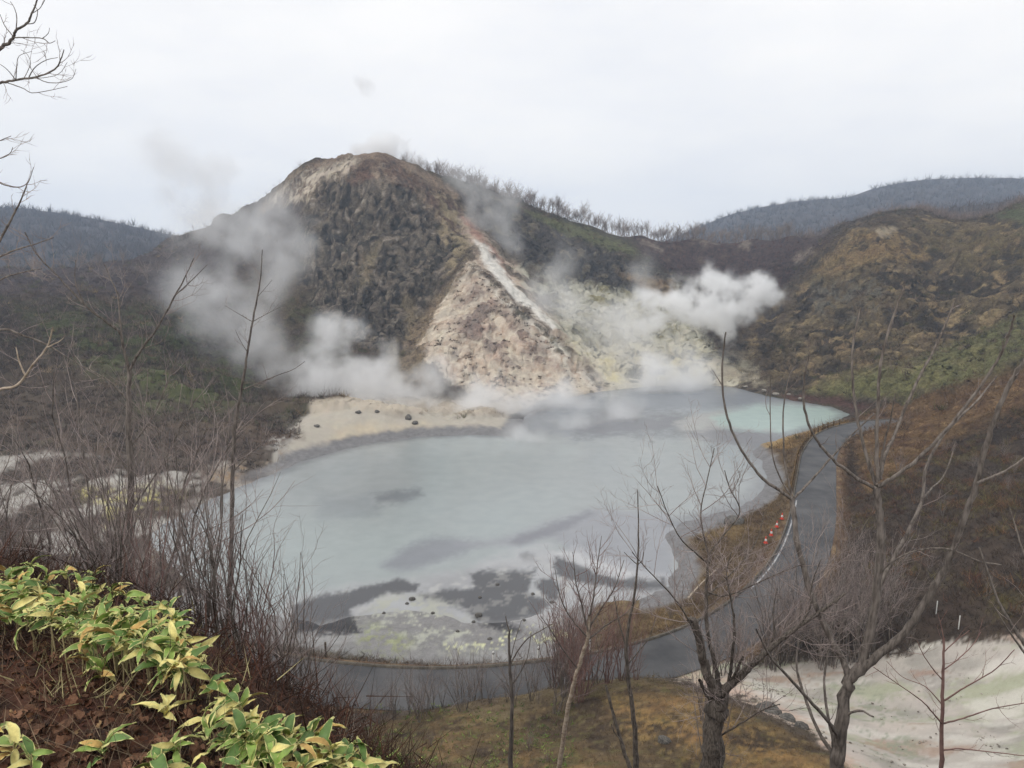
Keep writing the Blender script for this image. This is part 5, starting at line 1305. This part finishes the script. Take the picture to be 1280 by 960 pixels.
LOW += [(a, np.interp(a, [255, 330, 400, 480, 560], [880, 910, 925, 935, 950]) + rb.uniform(0, 34), .12, .3) for a, b in LOWX]
for a, b, h, ye in LOW:
    sasa(a, b, h, LONE.get((a, b)) or 'sasa tuft with pale edged leaves in the brown litter, ' + ('left corner' if a < 60 else 'low on the bank' if a < 290 else 'along the bottom edge'), ye, 1.05, None, .45 if ye > .8 else .2)
# fallen leaves: the large ones piece by piece
M_dead = flat_mat('dead_leaf', A(100, 72, 54), .75, .25, .5, 12, .35)
def dead_leaf(seed):
    rng = np.random.RandomState(seed); n, m = 6, 4
    v, f = [], []
    for i in range(n):
        t = i / (n - 1); w = .42 * math.sin(math.pi * min(max(t, .04), .97)) ** .7
        for j in range(m):
            c = j / (m - 1) * 2 - 1
            v.append((t - .5, c * w * (1 + .25 * rng.normal() * (abs(c) > .9)), .22 * (t - .5) ** 2 * rng.normal() * 3 + .35 * c * c * w * rng.uniform(-.2, 1.0) + .03 * rng.normal()))
    for i in range(n - 1):
        for j in range(m - 1):
            a = i * m + j; f.append((a, a + 1, a + m + 1, a + m))
    return mesh_np('fallen_leaf', v, f)
DL = [dead_leaf(k) for k in range(14)]
for q in DL: q.materials.append(M_dead)
hs = TERRAIN['hillside']
for k in range(290):
    px, py = rb.uniform(-30, 330), rb.uniform(770, 965)
    if py < 760 + max(0, px - 150) * .75: continue
    p = hit(px, py, .025)
    if p[1] > 6: continue
    o = link('fallen_leaf', DL[rb.randint(14)], None, hs, tuple(p))
    s_ = rb.uniform(.04, .09); o.scale = (s_, s_ * rb.uniform(.6, 1), s_)
    o.rotation_euler = (rb.normal() * .45 + .3, rb.normal() * .45, rb.uniform(0, 6.28))
# the rest of the litter and the dry stalks, as masses
vv, ff = [], []
nb = 0
for k in range(4200):
    px, py = rb.uniform(-160, 560), rb.uniform(700, 1010)
    p = hit(px, py, .012)
    if p[1] > 7.5: continue
    me = DL[rb.randint(14)]; c = np.array([q.co for q in me.vertices]) * rb.uniform(.02, .055)
    e = Matrix.Rotation(rb.uniform(0, 6.28), 3, 'Z') @ Matrix.Rotation(rb.normal() * .5 + .2, 3, 'X') @ Matrix.Rotation(rb.normal() * .5, 3, 'Y')
    vv.append(c @ np.array(e).T + p); ff.append(np.array([q.vertices[:] for q in me.polygons]) + nb); nb += len(c)
me = mesh_np('leaf_litter', np.concatenate(vv), np.concatenate(ff))
colour_attr(me, np.repeat(np.clip(np.array([A(92, 60, 44), A(70, 50, 40), A(120, 84, 58), A(56, 42, 36), A(146, 118, 84)])[rb.choice(5, len(vv), p=[.34, .28, .16, .16, .06])] * rb.uniform(.7, 1.2, (len(vv), 1)), .01, .7), 24, 0))
stuff(link('leaf_litter', me, noise_mat('litter', (.75, .75, .75), (1.2, 1.2, 1.2), 30, 3, .8, .25, 0, attr='albedo')))
def bank_points(n, box, h=.0):
    out = []
    for k in range(n):
        p = hit(rb.uniform(box[0], box[2]), rb.uniform(box[1], box[3]), h)
        if p[1] < 9: out.append(p)
    return np.array(out)
b_ = bank_points(420, (-120, 690, 530, 980))
clumps('dry_stalks', b_, rb.uniform(.1, .34, len(b_)), np.tile(A(128, 112, 92), (len(b_), 1)), 4, .0045, .12, rb, M_blade, up=1.1)
b_ = bank_points(900, (-120, 760, 540, 980))
clumps('bank_debris', b_, rb.uniform(.05, .16, len(b_)), np.tile(A(86, 66, 54), (len(b_), 1)), 7, .005, .4, rb, M_blade, up=.25)
b_ = bank_points(150, (60, 700, 300, 880), .02)
clumps('bank_debris', b_, rb.uniform(.1, .28, len(b_)), np.tile(A(150, 142, 104), (len(b_), 1)), 5, .006, .3, rb, M_blade, up=.6)
b_ = bank_points(40, (425, 905, 470, 950), .02)
clumps('dry_stalks', b_, rb.uniform(.25, .48, len(b_)), np.tile(A(178, 168, 156), (len(b_), 1)), 2, .006, .1, rb, M_blade, up=2.4)
# low leafy cover on the slope beneath the bank
pts = []
for k in range(900):
    a, b = rb.uniform(455, 720), rb.uniform(880, 965)
    if rb.rand() < .5 + .5 * math.sin(a * .05) * math.sin(b * .11 + a * .02): pts.append(hit(a, b, .05, 4))
pts = np.array(pts)
clumps('low_sasa', pts, rb.uniform(.10, .26, len(pts)), np.array([A(92, 112, 58), A(120, 130, 74), A(74, 92, 52)])[rb.randint(0, 3, len(pts))], 6, .045, .35, rb, M_blade, up=.25)

# ------------------------------------------------------------------ along the road
off = []
for k, q in enumerate(ROAD):
    off.append((q[0] + tang[k, 1] * 1, q[1] - tang[k, 0] * 1, rz_s[k]))
def road_side(k, d):
    """Point beside the road: d metres towards the lake from its centre line at station k."""
    i = int(k); f = k - i; i2 = min(i + 1, len(ROAD) - 1)
    q = ROAD[i] * (1 - f) + ROAD[i2] * f; t = tang[i] * (1 - f) + tang[i2] * f
    return np.array([q[0] + t[1] * d, q[1] - t[0] * d, rz_s[i] * (1 - f) + rz_s[i2] * f])
def box_mesh(name, sx, sy, sz, bevel=.15, z0=0.0):
    """A box standing on z0 with worn, chamfered top edges."""
    c = bevel * min(sx, sy)
    lv = [(z0, 1.0, 1.0), (z0 + sz - c, 1.0, 1.0), (z0 + sz, 1 - 2 * c / sx, 1 - 2 * c / sy)]
    v = [(x * sx / 2 * a, y * sy / 2 * b, z) for z, a, b in lv for x, y in ((-1, -1), (1, -1), (1, 1), (-1, 1))]
    f = [(k * 4 + j, k * 4 + (j + 1) % 4, (k + 1) * 4 + (j + 1) % 4, (k + 1) * 4 + j) for k in range(2) for j in range(4)] + [(8, 9, 10, 11), (3, 2, 1, 0)]
    return mesh_np(name, v, f, False)
M_wood = noise_mat('fence_wood', A(70, 56, 42), A(120, 98, 66), 4, 5, .9, .1, .4, .01, (4, 4, .6), vary=.15)
M_white = noise_mat('white_paint', (.62, .62, .60), (.74, .74, .72), 6, 4, .6, .3, 0)
M_orange = noise_mat('cone_plastic', (.62, .035, .012), (.74, .06, .02), 5, 3, .45, .4, 0)
M_band = noise_mat('cone_band', (.62, .60, .58), (.76, .75, .73), 5, 3, .4, .4, 0)
M_rubber = noise_mat('cone_foot', (.35, .03, .015), (.48, .05, .02), 5, 3, .7, .2, 0)
M_dark = noise_mat('weathered_post', A(58, 52, 46), A(96, 86, 74), 5, 5, .9, .1, .3, .01, (3, 3, .5))
# lake side fence at the far bend
f0 = [k for k in range(len(ROAD)) if proj(ROAD[k])[0][0] < 1072 and ROAD[k][1] > 78]
fence = empty('roadside_fence', tuple(road_side(f0[0], ROAD_W + .55)))
tag(fence, 'low brown wooden post fence along the lake side of the road at the far bend', 'fence')
fo = np.array(fence.location)
pm = box_mesh('post', .17, .17, 1.05); pm.materials.append(M_wood)
line = np.array([road_side(k, ROAD_W + .55) for k in np.arange(f0[0], f0[-1], .25)])
arc = np.concatenate([[0], np.cumsum(np.linalg.norm(np.diff(line, axis=0), axis=1))])
rails = []
for d_ in np.arange(0, arc[-1], 1.9):
    p = np.array([np.interp(d_, arc, line[:, c]) for c in range(3)])
    p[2] = max(p[2], ground_z(p[0], p[1])) - .08
    o = part('post', pm, None, fence, tuple(p - fo)); o.rotation_euler = (rb.normal() * .03, rb.normal() * .03, rb.uniform(0, .4)); rails.append(p)
for k in range(len(rails) - 1):
    for h in (.82, .42):
        T = Tubes(); a = rails[k] + np.array([0, 0, h + rb.normal() * .02]); b = rails[k + 1] + np.array([0, 0, h + rb.normal() * .02])
        T.add([a, a * .5 + b * .5 - np.array([0, 0, .015]), b], [.055, .06, .055], 6)
        part('rail', T.mesh('rail', fo), M_wood, fence)
# traffic cones
def lathe(name, prof, n=20):
    v = [(r * math.cos(a), r * math.sin(a), z) for r, z in prof for a in np.linspace(0, 2 * math.pi, n, endpoint=False)]
    f = [(k * n + j, k * n + (j + 1) % n, (k + 1) * n + (j + 1) % n, (k + 1) * n + j) for k in range(len(prof) - 1) for j in range(n)]
    return mesh_np(name, v, f)
def make_cone():
    root = empty('traffic_cone', (0, 0, 0))
    part('base', box_mesh('base', .40, .40, .05), M_rubber, root)
    part('body', lathe('body', [(.165, .05), (.15, .075), (.122, .22), (.118, .235), (.075, .46), (.07, .475), (.032, .68), (.028, .70), (.001, .702)]), M_orange, root)
    part('band', lathe('band', [(.1205, .235), (.123, .24), (.0805, .455), (.076, .46)]), M_band, root)
    return root
cone = make_cone()
for k, (a, b, lab) in enumerate([(977.5, 648.5, 'farthest'), (971.0, 658.5, 'second farthest'), (964.0, 669, 'second nearest'), (957.0, 678.5, 'nearest')]):
    o = cone if k == 0 else copy_tree(cone)
    q = PZ(a, b, 2.0); q[2] = max(ground_z(q[0], q[1]), 1.95) + .03
    o.location = tuple(q); o.rotation_euler = (0, 0, .3 + .5 * k); o.scale = (1.0, 1.0, 1.0)
    tag(o, 'orange traffic cone with white band on the road edge, %s of the four' % lab, 'cone', 'traffic cones on the road edge')
# white delineator posts
def make_delineator():
    root = empty('marker_post', (0, 0, 0))
    part('post', lathe('post', [(.075, -.2), (.075, .0), (.07, .86), (.05, .90), (.001, .905)], 12), M_white, root)
    part('reflector', lathe('reflector', [(.076, .70), (.078, .705), (.078, .78), (.076, .785)], 12), M_dark, root)
    return root
dl = make_delineator()
for k, (a, b, lab) in enumerate([(614, 838, 'white road marker post on the lake side verge beyond the forked sapling'), (685.5, 834, 'white road marker post on the verge beside the pale slender sapling'), (751, 822, 'white road marker post on the verge right of the pale slender sapling')]):
    o = dl if k == 0 else copy_tree(dl)
    q = PZ(a, b, 2.0); kk = int(np.argmin(np.hypot(ROAD[:, 0] - q[0], ROAD[:, 1] - q[1]))); q = road_side(kk, ROAD_W + 1.0); q[2] = ground_z(q[0], q[1]); o.location = tuple(q)
    tag(o, lab, 'marker post', 'white road marker posts')
st = lathe('slope_stake', [(.035, -.3), (.035, 1.0), (.03, 1.02), (.001, 1.025)], 8); st.materials.append(M_white)
for a, b, lab in [(1198, 787, 'thin white stake on the dark slope above the pale gully, the taller pale one'), (1170, 768, 'thin white stake on the dark slope, left of the other stake')]:
    q = hit(a, b, 0, 20, 70); tag(link('marker_stake', st, None, None, (q[0], q[1], ground_z(q[0], q[1]))), lab, 'stake', 'white stakes on the right slope')
wp_ = box_mesh('wooden_post', .12, .12, 1.5, .15, -.2); wp_.materials.append(M_dark)
for a, b, lab in [(407, 812, 'dark wooden post on the verge before the left end of the mud flat'), (440, 195, 'small dark post standing on the pale summit of the mountain')]:
    q = PZ(a, b, 2.0) if b > 500 else P(a, b, 232); tag(link('wooden_post', wp_, None, None, (q[0], q[1], ground_z(q[0], q[1]))), lab, 'post')
# worn white line on the road's lake side
v, f = [], []
rng_ = [k for k in np.arange(0, len(ROAD) - 1, .5) if 628 < proj(ROAD[int(k)])[1][0] < 745]
for k in rng_:
    for d in (ROAD_W - .34, ROAD_W - .20):
        q = road_side(k, d); v.append((q[0], q[1], q[2] + .03 - .02 * d / ROAD_W + .006))
for j in range(len(rng_) - 1):
    f.append((j * 2, j * 2 + 1, j * 2 + 3, j * 2 + 2))
structure('road_marking', mesh_np('road_marking', v, f, False), noise_mat('worn_line', A(122, 122, 124), A(180, 180, 180), 1.4, 6, .8, .2, 0, lo=.4, hi=.7))

# ------------------------------------------------------------------ rocks
def ico(n):
    import bmesh
    bm = bmesh.new(); bmesh.ops.create_icosphere(bm, subdivisions=n, radius=1)
    v = np.array([q.co for q in bm.verts]); f = np.array([[q.index for q in g.verts] for g in bm.faces]); bm.free(); return v, f
IV, IF = ico(3)
def rock_mesh(seed, squash):
    v = IV * (1 + .45 * fbm(IV * .9 + seed * 7.7, 3)[:, None] + .16 * ridged(IV * 2.2 + seed * 3.3, 3)[:, None])
    return mesh_np('rock', v * np.array([1, .9, squash]), IF, False)
M_rock_d = noise_mat('dark_rock', A(62, 60, 58), A(110, 106, 100), 3, 8, .9, .2, .8, .1)
M_rock_p = noise_mat('pale_rock', A(112, 106, 98), A(150, 144, 134), 3, 8, .9, .2, .8, .1)
RK = [rock_mesh(k, .55 + .1 * (k % 4)) for k in range(6)]; RKP = [rock_mesh(k + 20, .5 + .1 * (k % 3)) for k in range(3)]
for q in RK: q.materials.append(M_rock_d)
for q in RKP: q.materials.append(M_rock_p)
ROCKS = [(598, 768, 8, 0, 'dark rock in the middle of the mud flat, largest one there'), (592, 777, 4, 0, 'small dark rock just below the largest rock of the mud flat'), (515, 748, 7, 0, 'dark rock on the pale mud near the tip of the dark spit'), (509, 754, 4, 0, 'small dark rock at the foot of the rock near the spit'),
         (600, 746, 4, 0, 'dark stone at the upper edge of the mud patch'), (666, 742, 4, 0, 'dark stone right of the main mud patch'), (612, 800, 5, 0, 'dark stone low on the mud flat above the road'), (572, 792, 4, 0, 'dark stone left of the low one on the mud flat'), (622, 730, 4, 0, 'dark stone at the water edge of the mud patch'), (541, 766, 4, 0, 'dark stone on the pale yellow mud'),
         (690, 752, 5, 0, 'dark stone beside the grey pool on the mud flat'), (655, 776, 4, 0, 'dark stone between the grey pool and the road'), (480, 768, 4, 0, 'dark stone on the whitish mud below the spit'),
         (510, 524, 5, 0, 'dark rock on the pale mound under the steam, the upper one'), (519, 529, 4, 0, 'dark rock on the pale mound under the steam, the lower one'), (448, 516, 4, 0, 'dark rock on top of the pale mound'), (472, 519, 4, 0, 'dark stone beside the rock on top of the pale mound'), (396, 534, 4, 0, 'dark stone at the left foot of the pale mound'),
         (918, 652, 12, 0, 'dark boulder on the verge between the lake and the cones'), (932, 484, 3, 1, 'pale boulder at the far shore under the steam vent'), (955, 489, 3, 1, 'pale boulder on the far shore right of the vent'), (970, 492, 4, 1, 'largest pale boulder on the far shore'), (986, 494, 2.5, 1, 'pale boulder on the far shore beside the red scrub'), (1000, 498, 2.5, 1, 'rightmost pale boulder on the far shore'),
         (962, 886, 15, 0, 'dark mossy rock on the rim between mound and pale gully'), (984, 897, 11, 0, 'smaller dark rock right of the mossy one on the gully rim'), (1002, 908, 9, 0, 'lowest dark rock on the gully rim'), (830, 926, 9, 0, 'grey rock half buried in the orange grass of the mound')]
for a, b, r, kd, lab in ROCKS:
    if 440 < a < 700 and b > 700: r *= .62
    q = hit(a, b + r * .3, 0, 18, 260); s_ = r * q[1] / FPX
    if ground_z(q[0], q[1]) < 0: q = PZ(a, b + r * .3, 0.0)
    o = link('rock', (RK, RKP)[kd][rb.randint((6, 3)[kd])], None, None, (q[0], q[1], max(ground_z(q[0], q[1]), 0) + s_ * .12))
    o.scale = (s_, s_, s_ * .9); o.rotation_euler = (0, 0, rb.uniform(0, 6.28)); tag(o, lab, 'rock')
# gravel: loose stones washed over the pale gully
GV, GF = ico(1)
gpt = scatter((ALB.mean(1) > .2) * inview * (rd > ROAD_W + .8) * (TY > 22) * (TY < 50) * (TX > 3) * np.clip(n_fine + .6 * n_mid + .05, 0, 1) ** 2, 1300)
vv, ff, cc = [], [], []
for n_, k in enumerate(gpt):
    s_ = (.014 + .075 * RNG.rand() ** 4); q = GV * (1 + .35 * RNG.normal(size=(len(GV), 1)) * .6) * np.array([1, RNG.uniform(.6, 1), .55]) * s_
    vv.append(q + pos[k] + np.array([RNG.normal() * .15, RNG.normal() * .15, s_ * .1])); ff.append(GF + n_ * len(GV)); cc.append(np.tile(np.array([A(132, 126, 117), A(158, 151, 141), A(104, 98, 90)])[RNG.randint(3)], (len(GV), 1)))
me = mesh_np('gravel', np.concatenate(vv), np.concatenate(ff), False); colour_attr(me, np.concatenate(cc))
stuff(link('gravel', me, noise_mat('gravel_stone', (.8, .8, .8), (1.15, 1.15, 1.15), 8, 4, .9, .15, .3, .02, attr='albedo')))
# pale fallen branch on the lake side verge
T = Tubes(); a, b = PZ(860, 748, 2.2), PZ(898, 716, 2.4)
T.add(catmull([a, a * .6 + b * .4 + np.array([0, 0, .35]), b + np.array([0, 0, .5])], 5), np.linspace(.09, .035, 11), 6)
tag(link('fallen_branch', T.mesh('fallen_branch'), M_bark_pale_and_lit), 'pale fallen branch lying in the brown verge behind the rough barked tree', 'branch')
